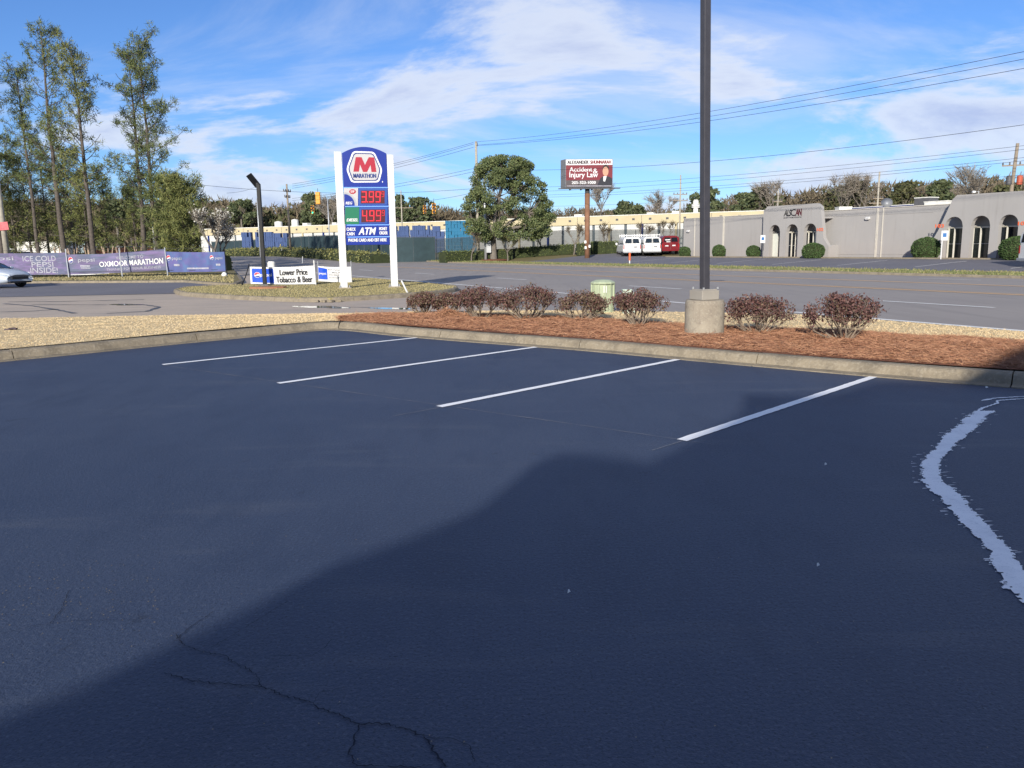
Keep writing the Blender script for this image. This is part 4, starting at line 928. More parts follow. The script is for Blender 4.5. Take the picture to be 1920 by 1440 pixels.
for s_ in (-1, 1):
    for x in (-1.45, 1.45): wheel(t, x, s_ * .82, .34, .22)
    for x in (-1.45, 1.45):
        m = MB(); m.prism([(x + .42 * math.cos(R(a)), max(.2, .34 + .42 * math.sin(R(a)))) for a in range(0, 181, 15)], s_ * .78, s_ * .932); m.build('wheel_arch', 'plastic_black', t)
    m = MB(); m.add([(2.05, s_ * .87, .70), (2.37, s_ * .72, .64), (2.42, s_ * .56, .60), (2.36, s_ * .60, .70), (2.16, s_ * .76, .78), (1.85, s_ * .885, .77)], [(0, 1, 2, 3, 4, 5)] if s_ > 0 else [(5, 4, 3, 2, 1, 0)])
    for i, v in enumerate(m.v): m.v[i] = (v[0] + .03, v[1] + s_ * .012, v[2])
    m.build('headlight', 'lamp_glass', t)
    m = MB(); m.box((.75, s_ * .98, 1.0), (.16, .18, .12)); m.build('mirror', 'car_silver', t, bevel=.03)
    m = MB(); m.box((2.26, s_ * .62, .40), (.2, .26, .10), Matrix.Rotation(-s_ * R(28), 3, 'Z')); m.build('fog_light', 'plastic_black', t, bevel=.02)
m = MB(); m.box((2.40, 0, .50), (.08, .95, .13)); m.build('grille', 'plastic_black', t, bevel=.02)
m = MB(); m.box((2.36, 0, .30), (.18, 1.25, .10)); m.build('lower_grille', 'plastic_black', t, bevel=.02)
for s_ in (-1, 1):
    for x in (0, -.95): m = MB(); m.box((x, s_ * .935, .63), (.16, .02, .03)); m.build('door_handle', 'rim', t)
t.scale = (.95, .95, .95)

# ================================================================== FAR THINGS
# --- grey stucco business building, facade parallel to the road
DW = 54.0
ux_, uy_ = -RD, RN
def onwall(px, yo=0.0):
    dr = ray(px, 470); tt = (DW + yo) / (dr.x * RN.x + dr.y * RN.y); return Vector((dr.x * tt, dr.y * tt, 0))
O = onwall(1281); OZ = 0.40
def wu(px, yo=0.0): return (onwall(px, yo) - O).dot(ux_)
gb = thing('grey_building', 'long low grey stucco office building with two arched entrances', 'building', (O.x, O.y, OZ), math.atan2(ux_.y, ux_.x))
UL, UR = 0.0, wu(2150); WH = 3.70
m = MB(); m.box(((UL + UR) / 2, 8.0, WH / 2 - .2), (UR - UL, 16.0, WH + .4)); m.build('wall', 'stucco', gb)
m = MB(); m.box(((UL + UR) / 2, 8.0, WH + .03), (UR - UL + .12, 16.1, .055)); m.build('parapet_cap', 'stucco_pale', gb)
for px in (1302, 1355, 1356.6, 1641, 1643, 1652): 
    u = wu(px); m = MB(); m.box((u, -.03, WH / 2), (.07, .05, WH)); m.build('wall_joint', 'stucco_pale', gb)
for z in (.28, 3.25):
    m = MB(); m.box(((wu(1556) + wu(1745)) / 2, -.012, z), (wu(1745) - wu(1556), .02, .035)); m.build('wall_groove', 'stucco', gb)
def arcade(pxl, pxr, arches, top, slantL, slantR, yo=-1.1, th=.36, atop=2.75):
    """projecting entrance: piers, arches and sloping shoulders in one wall"""
    ua, ub = wu(pxl, yo), wu(pxr, yo); A_ = [(wu(a, yo), wu(b, yo)) for a, b in arches]; m = MB(); cols = []
    def topz(u):
        z = top
        for (u0, segs) in ((ua, slantL), (ub, slantR)):
            if not segs: continue
            dist = abs(u - u0)
            if dist < segs[-1][0]:
                for (d0, z0), (d1, z1) in zip(segs, segs[1:]):
                    if d0 <= dist <= d1: z = min(z, z0 + (z1 - z0) * (dist - d0) / (d1 - d0 + 1e-9))
        return z
    us = {ua, ub}
    for segs, u0, sg in ((slantL, ua, 1), (slantR, ub, -1)):
        for d0, _ in (segs or []): us.add(u0 + sg * d0)
    for a, b in A_:
        for k in range(17): us.add(a + (b - a) * k / 16)
    us = sorted(us)
    def low(u):
        for a, b in A_:
            if a - 1e-6 < u < b + 1e-6:
                r = (b - a) / 2; x = (u - (a + b) / 2) / r; return atop - r + r * math.sqrt(max(0, 1 - x * x))
        return 0
    for u0, u1 in zip(us, us[1:]):
        mid = (u0 + u1) / 2; ina = any(a < mid < b for a, b in A_)
        l0, l1 = (low(u0), low(u1)) if ina else (-.2, -.2)
        t0, t1 = topz(u0), topz(u1)
        V = [(u0, yo, l0), (u1, yo, l1), (u1, yo, t1), (u0, yo, t0), (u0, yo + th, l0), (u1, yo + th, l1), (u1, yo + th, t1), (u0, yo + th, t0)]
        m.add(V, [(0, 1, 2, 3), (7, 6, 5, 4), (0, 4, 5, 1), (3, 2, 6, 7)])
    for a, b in A_:                                   # jambs
        r = (b - a) / 2
        for u in (a, b): m.add([(u, yo, -.2), (u, yo + th, -.2), (u, yo + th, atop - r), (u, yo, atop - r)], [(0, 1, 2, 3)])
    for u in (ua, ub): m.add([(u, yo, -.2), (u, yo + th, -.2), (u, yo + th, topz(u)), (u, yo, topz(u))], [(0, 1, 2, 3)])
    m.build('arched_front', 'stucco', gb)
    # side cheeks and porch roof joining it to the wall
    for u, sg in ((ua + .12, 1), (ub - .12, -1)):
        q = MB(); q.box((u, yo / 2 + th / 2 + .002, topz(u) / 2 - .1), (.2, abs(yo) - th, topz(u) + .2 - .02)); q.build('side_cheek', 'stucco', gb)
    q = MB(); q.box(((ua + ub) / 2, yo / 2 + th / 2, atop + .42), (ub - ua - 1.2, abs(yo) - th - .01, .12)); q.build('porch_roof', 'stucco', gb)
    q = MB(); q.box(((ua + ub) / 2, yo - .35, -.06), (ub - ua, 1.4, .22)); q.build('porch_step', 'kerb_concrete', gb)
    return ua, ub, A_
slR = [(0, 0.9), (.10, 1.0), (.55, 1.6), (.95, 4.05), (1.35, 4.32)]
slL = [(0, 3.95), (.18, 4.1), (.42, 4.32)]
a1 = arcade(1429, 1553, [(1441, 1461), (1472.5, 1494.5), (1505.5, 1529)], 4.32, slL, slR)
a2 = arcade(1747, 1928, [(1768, 1801.5), (1816.5, 1852.5), (1868.5, 1905)], 4.25, [(0, 1.3), (.35, 1.9), (1.25, 4.0), (1.55, 4.25)], [(0, 1.5), (.3, 3.9), (.5, 4.25)], atop=2.82)
def door(u, w, h, kind, y=-.05):
    d = bpy.data.objects.new('door', None); C.objects.link(d); d.parent = gb
    bpy.data.objects.remove(d)
    q = MB(); q.box((u, y, h / 2), (w, .06, h)); o = q.build('door', 'door_white' if kind == 'solid' else 'glass_dark' if kind == 'dark' else 'glass_green', gb)
    for s_ in (-1, 1):
        q = MB(); q.box((u + s_ * (w / 2 + .05), y - .03, h / 2), (.10, .09, h)); q.build('frame', 'alu_white', o)
    q = MB(); q.box((u, y - .03, h + .045), (w + .2, .09, .09)); q.build('lintel', 'dark_metal' if kind == 'solid' else 'alu_white', o)
    if kind != 'solid':
        q = MB(); q.box((u, y - .04, 1.0), (w * .8, .03, .04)); q.build('handle', 'grey_metal', o)
for (px, w, kind) in ((1449, 1.25, 'solid'), (1480, 1.35, 'dark'), (1490.5, .5, 'dark'), (1513, 1.3, 'dark'), (1523, .6, 'dark')): door(wu(px), w, 2.05, kind)
for (px, w, kind) in ((1776, .95, 'green'), (1793, 1.05, 'green'), (1824, .95, 'dark'), (1842, 1.2, 'green'), (1875, .75, 'dark'), (1894, 1.3, 'dark')): door(wu(px), w, 2.05, kind)
def wallmap(u0, z0, w, h, yo):
    return lambda u, v, off=0.0: Vector((u0 + u * w, yo - off, z0 + v * h))
ea = wu(1467, -1.1); eb = wu(1500.5, -1.1)
f = wallmap(ea, 3.42, eb - ea, .55, -1.11)
text_on('lettering', 'ALS', (0, 0, .44, .95), f, 'print_black', gb, bold=.02, off=.03, shear=.25, space=.85)
text_on('lettering', 'C', (.40, 0, .68, 1), f, 'print_black', gb, bold=.0, off=.035)
text_on('lettering', 'AN', (.66, .0, 1.0, 1), f, 'letter_maroon', gb, bold=.03, off=.03, space=.8)
text_on('lettering', 'SECURITY SYSTEM INTEGRATOR', (0, -.32, 1.0, -.14), f, 'print_black', gb, bold=.01, off=.02)
for px, s_ in ((1536, '102'), (1758.5, '103'), (1914, '104')):
    u = wu(px, -1.1); f = wallmap(u - .32, 2.12, .66, .24, -1.11); text_on('house_number', s_, (0, 0, 1, 1), f, 'number_orange', gb, bold=.03, off=.02)
for px, z in ((1625, 3.0), (1291, 2.5)):
    u = wu(px); q = MB(); q.box((u, -.12, z), (.34, .22, .16), Matrix.Rotation(R(25), 3, 'X')); q.build('wall_lamp', 'white_paint', gb, bevel=.02)
# roof equipment: things standing on the roof
def roof_at(px, dep): 
    u = wu(px, dep); p = O + ux_ * u + uy_ * dep; return Vector((p.x, p.y, OZ + WH + .06))
def boxthing(name, label, cat, loc, size, mat, rz=0.0, extra=None):
    t = thing(name, label, cat, tuple(loc), rz); m = MB(); m.box((0, 0, size[2] / 2), size); m.build('housing', mat, t, bevel=.02)
    m = MB(); m.box((0, 0, size[2] + .03), (size[0] * 1.04, size[1] * 1.04, .06)); m.build('cover', 'roof_white', t)
    for s_ in (-1, 1):
        m = MB(); m.box((s_ * size[0] * .35, 0, -.03), (.08, size[1], .08)); m.build('skid', 'dark_metal', t)
    return t
boxthing('roof_unit', 'small white roof unit right of the first arched entrance', 'roof unit', roof_at(1577, 6), (1.1, 1.0, .45), 'roof_white')
boxthing('roof_unit', 'dark grilled roof unit left of the second arched entrance', 'roof unit', roof_at(1730, 5), (1.3, 1.1, .75), 'dark_metal', R(-60))
boxthing('roof_unit', 'low white roof hood against the second entrance', 'roof unit', roof_at(1756, 4.5), (1.8, 1.2, .38), 'roof_white', R(-60))
p = roof_at(1657, 3.5); t = thing('satellite_dish', 'grey satellite dish on the office roof', 'dish', tuple(p), R(-62))
m = MB(); m.lathe([(.02, 0), (.22, .03), (.38, .09), (.42, .13)], 20); o = m.build('dish', 'grey_metal', t, smooth=True); o.location = (0, 0, .45); o.rotation_euler = (R(62), 0, R(40))
m = MB(); m.tube([(0, 0, 0), (0, 0, .45)], .04, 8); m.build('mast', 'grey_metal', t)
p = roof_at(1657, 9); t = thing('blue_fascia', 'long blue and white roof fascia behind the satellite dish', 'roof sign', tuple(p), math.atan2(ux_.y, ux_.x))
m = MB(); m.box((0, 0, .28), (9.5, .3, .42)); m.build('blue_band', 'navy', t); m = MB(); m.box((0, -.02, .52), (9.6, .36, .06)); m.build('white_cap', 'white_paint', t)
p = roof_at(1826, 1.5); t = thing('roof_floodlight', 'small white floodlight on the roof above the second entrance', 'floodlight', (p.x, p.y, p.z + .4))
m = MB(); m.tube([(0, 0, -.4), (0, 0, .42)], .03, 6); m.tube([(0, 0, .38), (-.32, 0, .38)], .02, 6); m.build('bracket', 'grey_metal', t); m = MB(); m.box((-.36, -.03, .36), (.2, .16, .14)); m.build('lamp', 'white_paint', t, bevel=.02)
# accessible parking signs
for px, yb, lb in ((1430, 483, 'white and green accessible parking sign left of the first entrance'), (1765, 486.5, 'white and blue accessible parking sign left of the second entrance')):
    p = onwall(px, -2.4); t = thing('parking_sign', lb, 'sign', (p.x, p.y, OZ - .05), math.atan2(ux_.y, ux_.x) + R(28))
    m = MB(); m.tube([(0, 0, 0), (0, 0, 1.9)], .04, 8); m.build('post', 'dark_metal' if px < 1500 else 'white_paint', t)
    m = MB(); m.box((.14 if px > 1500 else 0, -.06, 1.62), (.40, .02, .64)); m.build('plate', 'print_white', t)
    m = MB(); m.box((.14 if px > 1500 else 0, -.075, 1.65), (.22, .01, .26)); m.build('symbol', 'sign_teal', t)
# --- round clipped shrubs in front of the office
def shrub(name, label, px, base_y, w, h, group):
    p = gnd(px, base_y); t = thing(name, label, 'shrub', (p.x, p.y, p.z), 0, group); m = MB(); m.lathe([(.3 * w, 0), (.44 * w, h * .25), (.46 * w, h * .55), (.36 * w, h * .82), (.12 * w, h * .95), (.01, h * .97)], 14); m.build('core', 'hedge_core', t, smooth=True)
    n = int(1500 * w); th = rng.uniform(0, 6.283, n); zz = rng.uniform(.03, 1, n); r = np.interp(zz, [0, .25, .55, .82, .95, 1], [.34, .47, .49, .40, .2, .02]) * w * rng.uniform(.93, 1.03, n)
    stuff(put_quads('leaves', quads(np.stack([r * np.cos(th), r * np.sin(th), zz * h], 1), .09, .4, .7), 'shrub_leaf', t)); return t
for (px, yb, w, h, lb) in ((1284, 482, 1.15, 1.0, 'round shrub at the left corner of the grey office'), (1348, 482.5, 1.25, 1.15, 'round shrub on the plain wall right of the light pole'), (1412.5, 482.5, 1.25, 1.05, 'round shrub left of the first arched entrance'),
                           (1525, 483, 1.75, 1.2, 'wide shrub before the third arch of the first entrance'), (1737, 483, 2.0, 1.5, 'large dome shrub left of the second arched entrance'), (1908, 484, 2.1, 1.45, 'large shrub at the right edge before the second entrance')):
    p = onwall(px, -1.35 if px not in (1525, 1908) else -2.6); dz = gz(p.x, p.y)
    t = shrub('round_shrub', lb, px, yb, w, h, 'clipped round shrubs along the grey office'); t.location = (p.x, p.y, dz)
# front walk kerb and wheel stops
m = MB(); m.box(((wu(1283) + UR) / 2, -2.3, -.02), (UR - wu(1283), .16, .24)); q = m.build('front_kerb', 'kerb_concrete'); q.location = gb.location; q.rotation_euler = gb.rotation_euler; struct(q)
m = MB(); m.box(((wu(1283) + UR) / 2, -1.2, -.06), (UR - wu(1283), 2.1, .24)); q = m.build('planting_strip', 'clay_bank'); q.location = gb.location; q.rotation_euler = gb.rotation_euler; struct(q)
WS = MB(); WS.add(*sweep([Vector((0, -1.05, 0)), Vector((0, -1.0, 0)), Vector((0, 1.0, 0)), Vector((0, 1.05, 0))], [(-.09, 0), (-.06, .12), (.06, .12), (.09, 0)]))
first = None
names = ['first', 'second', 'third', 'fourth', 'fifth', 'sixth', 'seventh', 'eighth']
for k, px in enumerate((1105, 1168, 1408, 1520, 1581, 1672, 1830, 1900)):
    dr = ray(px, 505); dd = 40.1; tt = dd / (dr.x * RN.x + dr.y * RN.y); p = Vector((dr.x * tt, dr.y * tt, 0))
    if first is None: first = WS.build('wheel_stop', 'kerb_concrete'); o = first
    else: o = first.copy(); C.objects.link(o)
    o.location = (p.x, p.y, gz(p.x, p.y) + .005); o.rotation_euler = (0, 0, RA * -1 + R(random.uniform(-3, 3))); tag(o, 'concrete wheel stop on the far lot edge, ' + names[k] + ' from the left', 'wheel stop', 'wheel stops along the far verge')

# --- billboard
p = gnd(1101, 484); YB = p.y
t = thing('billboard', 'red and white lawyer billboard on a single rusty post', 'billboard', tuple(p))
zt, zb_ = at(1100, 299, YB).z - p.z, at(1100, 352, YB).z - p.z
xl, xr = at(1059, 330, YB).x - p.x, at(1148, 330, YB).x - p.x
m = MB(); m.tube([(0, 0, -.2), (0, 0, zb_ - .6)], .27, 16); m.build('post', 'rust_steel', t, smooth=True); m = MB(); m.tube([(0, 0, zb_ - .6), (0, 0, zb_ + .3)], .25, 16); m.build('post_collar', 'dark_metal', t, smooth=True)
br = Matrix.Rotation(R(4), 3, 'Z')
def bb(u, v, off=0.0): return br @ Vector((xl + (xr - xl) * u, -.42 - off, zb_ + (zt - zb_) * v))
m = MB(); V = [br @ Vector(c) for c in ((xl, -.41, zb_), (xr, -.41, zb_), (xr, -.41, zt), (xl, -.41, zt), (xl - .36, .7, zb_), (xr + .1, .7, zb_), (xr + .1, .7, zt), (xl - .36, .7, zt))]
m.add(V, [(0, 1, 2, 3), (5, 4, 7, 6), (4, 0, 3, 7), (1, 5, 6, 2), (3, 2, 6, 7), (4, 5, 1, 0)]); m.build('box', 'bill_side', t)
flat_on('top_band', [(0.01, .79), (.99, .79), (.99, .985), (0.01, .985)], bb, 'print_white', t, .01)
flat_on('red_field', [(0.01, .26), (.99, .26), (.99, .785), (0.01, .785)], bb, 'bill_red', t, .01)
flat_on('dark_field', [(0.01, .01), (.99, .01), (.99, .255), (0.01, .255)], bb, 'bill_dark', t, .01)
text_on('lettering', 'ALEXANDER', (.035, .83, .49, .95), bb, 'bill_dark', t, bold=.05, off=.03); text_on('lettering', 'SHUNNARAH', (.52, .83, .965, .95), bb, 'bill_red', t, bold=.05, off=.03)
text_on('lettering', 'Accident', (.08, .56, .565, .715), bb, 'print_white', t, bold=.015, off=.03); text_on('lettering', '&', (.58, .49, .68, .66), bb, 'print_white', t, bold=.0, off=.03)
text_on('lettering', 'Injury Law', (.08, .30, .685, .54), bb, 'print_white', t, bold=.015, off=.03); text_on('lettering', '205-323-1000', (.13, .125, .64, .225), bb, 'print_white', t, bold=.025, off=.03)
flat_on('small_print', [(.03, .045), (.97, .035), (.97, .06), (.03, .07)], bb, 'faded_print', t, .02)
flat_on('portrait_suit', [(.67, .07), (.98, .07), (.99, .30), (.93, .37), (.88, .39), (.80, .39), (.74, .33)], bb, 'suit_print', t, .02)
flat_on('portrait_shirt', [(.80, .22), (.835, .20), (.87, .39), (.80, .39)], bb, 'print_white', t, .026)
flat_on('portrait_face', ell(.845, .56, .062, .17), bb, 'skin_print', t, .030)
flat_on('portrait_hair', ell(.85, .60, .068, .165, 5, 178, 14), bb, 'hair_print', t, .024)
flat_on('portrait_hair', [(.785, .62), (.80, .70), (.85, .73), (.90, .69), (.912, .60), (.915, .72), (.87, .80), (.82, .79), (.785, .72)], bb, 'hair_print', t, .036)
m = MB(); m.box(br @ Vector(((xl + xr) / 2, -.55, zb_ - .12)), (xr - xl + 1.5, .5, .07), br); m.build('catwalk', 'dark_metal', t)
for k in range(4): m = MB(); m.box(br @ Vector((xl + .5 + k * 1.15, -.35, zb_ - .2)), (.10, .9, .12), br); m.build('catwalk_bracket', 'dark_metal', t)
for dx, z in ((-.20, 1.1), (.22, 1.25), (-.22, 1.7)): m = MB(); m.box((dx, -.25, z), (.20, .08, .28)); m.build('paper_notice', 'litter_white', t)

# --- vans
def make_van(name, label, mat, loc, rz, rack, group=None):
    t = thing(name, label, 'van', loc, rz, group)          # local +x is forward
    loft('body', [(-2.55, .42, 1.30, .94, .93), (-2.50, .38, 1.32, .98, .96), (1.5, .38, 1.30, .99, .96), (2.0, .38, 1.12, .98, .86), (2.5, .40, 1.02, .92, .78), (2.62, .45, .92, .84, .68)], mat, t, .01, smooth=False)
    loft('cabin', [(-2.54, 1.28, 2.00, .93, .74), (-2.45, 1.28, 2.04, .95, .76), (.5, 1.28, 2.06, .95, .76), (1.0, 1.28, 1.96, .94, .74), (1.75, 1.26, 1.36, .92, .82)], mat, t, .03, smooth=False)
    for s_ in (-1, 1):
        plate(t, 'rear_window', [(-2.56, s_ * .06, 1.40), (-2.56, s_ * .78, 1.40), (-2.545, s_ * .66, 1.86), (-2.55, s_ * .06, 1.86)][::(1 if s_ < 0 else -1)], 'glass_dark', .012)
        plate(t, 'tail_light', [(-2.56, s_ * .84, .80), (-2.56, s_ * .93, .80), (-2.56, s_ * .92, 1.22), (-2.56, s_ * .84, 1.22)][::(1 if s_ < 0 else -1)], 'tail_red', .012)
        for x0, x1 in ((-2.2, -.7), (-.5, .55), (.65, 1.35)):
            plate(t, 'side_window', [(x0, s_ * .955, 1.38), (x1, s_ * .955, 1.38), (min(x1, 1.1), s_ * .84, 1.84), (x0, s_ * .84, 1.84)][::(1 if s_ < 0 else -1)], 'glass_dark', .012)
        for x in (-1.55, 1.75): wheel(t, x, s_ * .86, .36, .22)
        m = MB(); m.box((1.25, s_ * 1.12, 1.35), (.14, .2, .26)); m.build('mirror', mat, t, bevel=.02)
    m = MB(); m.box((-2.60, 0, .48), (.12, 1.9, .16)); m.build('bumper', 'grey_metal' if mat != 'van_red' else mat, t, bevel=.02)
    m = MB(); m.box((-2.565, 0, 1.12), (.02, .025, 1.4)); m.build('door_seam', 'dark_metal', t)
    m = MB(); m.box((-2.575, .35 * (-1), 1.0), (.02, .34, .13)); m.build('number_plate', 'print_grey' if mat != 'van_red' else 'print_white', t)
    if rack:
        for x in (-2.2, -.6, .8):
            m = MB(); m.box((x, 0, 2.24), (.09, 1.8, .08)); m.build('rack_bar', 'white_paint', t)
            for s_ in (-.86, -.55, .55, .86):
                m = MB(); m.box((x, s_, 2.20), (.06, .06, .32)); m.build('rack_post', 'white_paint', t)
    else:
        plate(t, 'door_lettering', [(-2.575, .62, 1.55), (-2.575, .05, 1.55), (-2.575, .05, 1.68), (-2.575, .62, 1.68)][::-1], 'print_white'); plate(t, 'door_lettering', [(-2.575, .5, 1.36), (-2.575, .05, 1.36), (-2.575, .05, 1.44), (-2.575, .5, 1.44)][::-1], 'print_white')
        plate(t, 'door_lettering', [(-2.575, .62, .90), (-2.575, .25, .90), (-2.575, .25, 1.02), (-2.575, .62, 1.02)][::-1], 'print_white')
    return t
for px, py, kind, lb in ((1184, 481, 'w', 'white work van with roof rack, left of the pair'), (1221.5, 480, 'w', 'white work van with roof rack, nearer the red van'), (1256, 477.5, 'r', 'dark red van parked beside the grey office corner')):
    p = gnd(px, py); make_van('work_van' if kind == 'w' else 'red_van', lb, 'van_white' if kind == 'w' else 'van_red', (p.x, p.y + 2.4, p.z), R(91), kind == 'w', 'vans parked by the grey office')
p = gnd(1917, 505); t = make_van('suv', 'white vehicle cut off by the right edge of the picture', 'van_white', (p.x + 3.25, p.y + .6, p.z), R(0), False); t['category'] = 'car'
for ch in list(t.children):
    if ch.name.startswith('door_lettering'): bpy.data.objects.remove(ch)

# --- small roadside things on the far side
p = gnd(1180.5, 498); t = thing('delineator', 'orange and white flexible marker post on the far verge', 'marker post', (p.x, p.y, p.z))
m = MB(); m.tube([(0, 0, 0), (0, 0, .42)], .05, 10); m.build('white_foot', 'white_paint', t); m = MB(); m.tube([(0, 0, .42), (0, 0, 1.02)], [.085, .08], 10); m.build('orange_sleeve', 'orange_plastic', t)
p = gnd(892, 487.5); m = MB(); m.box((0, 0, .38), (.62, .03, .46)); m.box((-.25, 0, .1), (.03, .03, .3)); m.box((.25, 0, .1), (.03, .03, .3)); o = m.build('yard_sign', 'litter_white'); o.location = tuple(p); tag(o, 'small white yard sign at the foot of the utility pole', 'sign')
A, B = gnd(700, 484), gnd(761, 485)
t = thing('far_banner', 'white and blue banner strung across the road behind the sign', 'banner', (A.x, A.y, gz(A.x, A.y)))
f = cloth('sheet', A, B, lambda u: at(730, 479.5, A.y).z, lambda u: at(730, 466, A.y).z, 'white_cloth', t, .06, 2, .1, 1)
flat_on('blue_block', [(.03, .15), (.17, .15), (.17, .8), (.03, .8)], f, 'cola_blue', t, .03); flat_on('blue_block', [(.38, .2), (.50, .2), (.50, .85), (.38, .85)], f, 'cola_blue', t, .03); flat_on('blue_streak', [(.58, .25), (.95, .55), (.93, .75), (.6, .5)], f, 'light_blue', t, .03); flat_on('blue_streak', [(.2, .3), (.33, .55), (.32, .7), (.2, .5)], f, 'light_blue', t, .03)
for x in (699, 717, 762):
    q = gnd(x, 485); m = MB(); l = Vector(q) - Vector(t.location); m.tube([(l.x, l.y + .1, 0), (l.x, l.y + .1, at(x, 459, q.y).z - q.z)], .05, 6); m.build('stake', 'grey_metal' if x != 717 else 'white_paint', t)
p = gnd(743, 485.5); m = MB(); m.lathe([(.3, 0), (.3, .5), (.2, .6)], 8); o = m.build('yellow_bucket', 'yellow_plastic'); o.location = tuple(p); tag(o, 'yellow bucket beside the far white banner', 'bucket')

# --- fences
def fence(name, label, P, h, mat, post_step, sheer=False):
    t = thing(name, label, 'fence', (P[0][0], P[0][1], gz(P[0][0], P[0][1])))
    o0 = Vector(t.location); pts = resample(P, post_step)
    for i, q in enumerate(pts):
        z = gz(q.x, q.y); hh = h(i / (len(pts) - 1)) if callable(h) else h
        m = MB(); m.tube([(q.x - o0.x, q.y - o0.y + .05, z - o0.z - .1), (q.x - o0.x, q.y - o0.y + .05, z - o0.z + hh + .05)], .05, 6); m.build('post', 'dark_metal', t)
        if i:
            r = pts[i - 1]; zr = gz(r.x, r.y); hr = h((i - 1) / (len(pts) - 1)) if callable(h) else h
            n = Vector((0, .02, 0)); a, b = Vector((r.x, r.y, zr)) - o0, Vector((q.x, q.y, z)) - o0
            m = MB(); k = 4
            def fn(u, v, a=a, b=b, hr=hr, hh=hh): w_ = a.lerp(b, u); return Vector((w_.x, w_.y + .03 * math.sin(u * 6.28 + a.x), w_.z + (hr + (hh - hr) * u) * v - .05))
            m.grid(fn, k, 2); m.build('screen', mat, t, smooth=True)
            m = MB(); m.tube([a + Vector((0, .03, hr)), b + Vector((0, .03, hh))], .03, 5); m.build('rail', 'dark_metal', t)
    return t
LF = [(-58, 158), (-23, 108), (-13, 90), (-8.5, 92)]
fence('screened_fence', 'dark green screened fence below the blue pallets, left of the round tree', LF, lambda u: 2.75 if u > .5 else 2.6, 'fence_screen', 3.0)
fence('sheer_fence', 'see-through screened fence behind the hedges and vans', [(-8.4, 92.2), (3, 95), (24, 99)], 2.5, 'fence_sheer', 3.0)

# --- hedges
def hedge(name, label, P, w, h, mat='hedge_leaf', dens=260, size=.13, lump=.08):
    t = thing(name, label, 'hedge', (P[0][0], P[0][1], gz(*P[0][:2]))); o0 = Vector(t.location); pts = resample(P, .7); m = MB(); V = []
    prof = [(-w / 2, -.1), (-w / 2, h * .8), (-w * .3, h), (w * .3, h), (w / 2, h * .8), (w / 2, -.1)]
    q = [Vector((p.x - o0.x, p.y - o0.y, gz(p.x, p.y) - o0.z)) for p in pts]; m.add(*sweep(q, prof)); m.build('core', 'hedge_core', t, smooth=False)
    c = []
    for a, b in zip(q, q[1:]):
        L_ = (b - a).length; d = (b - a).normalized(); nl = Vector((-d.y, d.x, 0)); n = int(dens * L_)
        for _ in range(n):
            k = random.random(); s_ = random.random() * (2 * h + w); pt = a.lerp(b, k)
            if s_ < h: o_ = nl * (-w / 2) + Vector((0, 0, s_))
            elif s_ < h + w: o_ = nl * (s_ - h - w / 2) + Vector((0, 0, h))
            else: o_ = nl * (w / 2) + Vector((0, 0, s_ - h - w))
            c.append(tuple(pt + o_ + Vector((random.gauss(0, lump), random.gauss(0, lump), random.gauss(0, lump)))))
    stuff(put_quads('leaves', quads(np.array(c), size, .4, .7), mat, t)); return t
HY = 90.5
def hx(px, Y): return at(px, 470, Y).x
hedge('clipped_hedge', 'olive hedge in front of the dark fence, left of the tree trunk', [(hx(829, 87), 87), (hx(884, 89), 89)], 1.5, 1.15)
hedge('clipped_hedge', 'hedge between the white pole and the billboard post', [(hx(893, 90), 90), (hx(958, 91), 91)], 1.5, 1.0)
hedge('clipped_hedge', 'shaded dark hedge left of the billboard post', [(hx(964, 92), 92), (hx(1075, 93), 93)], 1.5, .95)
hedge('clipped_hedge', 'dark hedge between the billboard post and the white vans', [(hx(1108, 93), 93), (hx(1160, 93), 93)], 1.5, 1.2)
hedge('clipped_hedge', 'yellowish hedge right beside the billboard post', [(hx(1081, 91), 91), (hx(1106, 91), 91)], 1.3, 1.2, 'ivy_leaf')
hedge('ivy_bank', 'long bank of olive ivy below the screened fence', [(-44, 128), (-29, 108), (-14, 87.5)], 2.4, .95, 'ivy_leaf', 130, .22, .16)

# --- storage warehouse
WA, WB = Vector((-80, 210, 0)), Vector((46, 138, 0)); wd = (WB - WA); wl = wd.length
wh = thing('warehouse', 'long cream yellow storage warehouse with white roller doors', 'warehouse', (WA.x, WA.y, .9), math.atan2(wd.y, wd.x))
TOP = 6.1
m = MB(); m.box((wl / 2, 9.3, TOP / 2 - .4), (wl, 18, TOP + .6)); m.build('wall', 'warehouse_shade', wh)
m = MB(); m.box((wl / 2, .1, TOP - .75), (wl, .5, 1.55)); m.build('fascia', 'warehouse_yellow', wh)
m = MB(); m.box((wl / 2, 9.2, TOP + .08), (wl + .4, 18.8, .14)); m.build('roof', 'roof_white', wh)
dm = None; k = 0; x = 1.6
while x < wl - 1.5:
    if dm is None:
        m = MB()
        for j in range(9): m.box((0, .02 if j % 2 else 0, .28 + j * .5), (2.7, .06, .49))
        o = m.build('roller_door', 'warehouse_door', wh); dm = o.data
    else: o = link('roller_door', dm, None, wh)
    o.location = (x, .12, 0)
    if k % 2 == 0:
        q = MB(); q.box((x + 1.62, .06, 2.3), (.34, .3, 4.6)); q.build('pier', 'warehouse_yellow' if k % 6 else 'navy', wh)
    if k % 1 == 0:
        q = MB(); q.box((x, -.17, TOP - .7), (.5, .03, .36)); q.build('unit_number', 'dark_metal', wh)
    if k % 4 == 0:
        q = MB(); q.box((x + 1.6, -.17, TOP - .75), (.06, .04, 1.5)); q.build('fascia_seam', 'dark_metal', wh)
    x += 3.25; k += 1
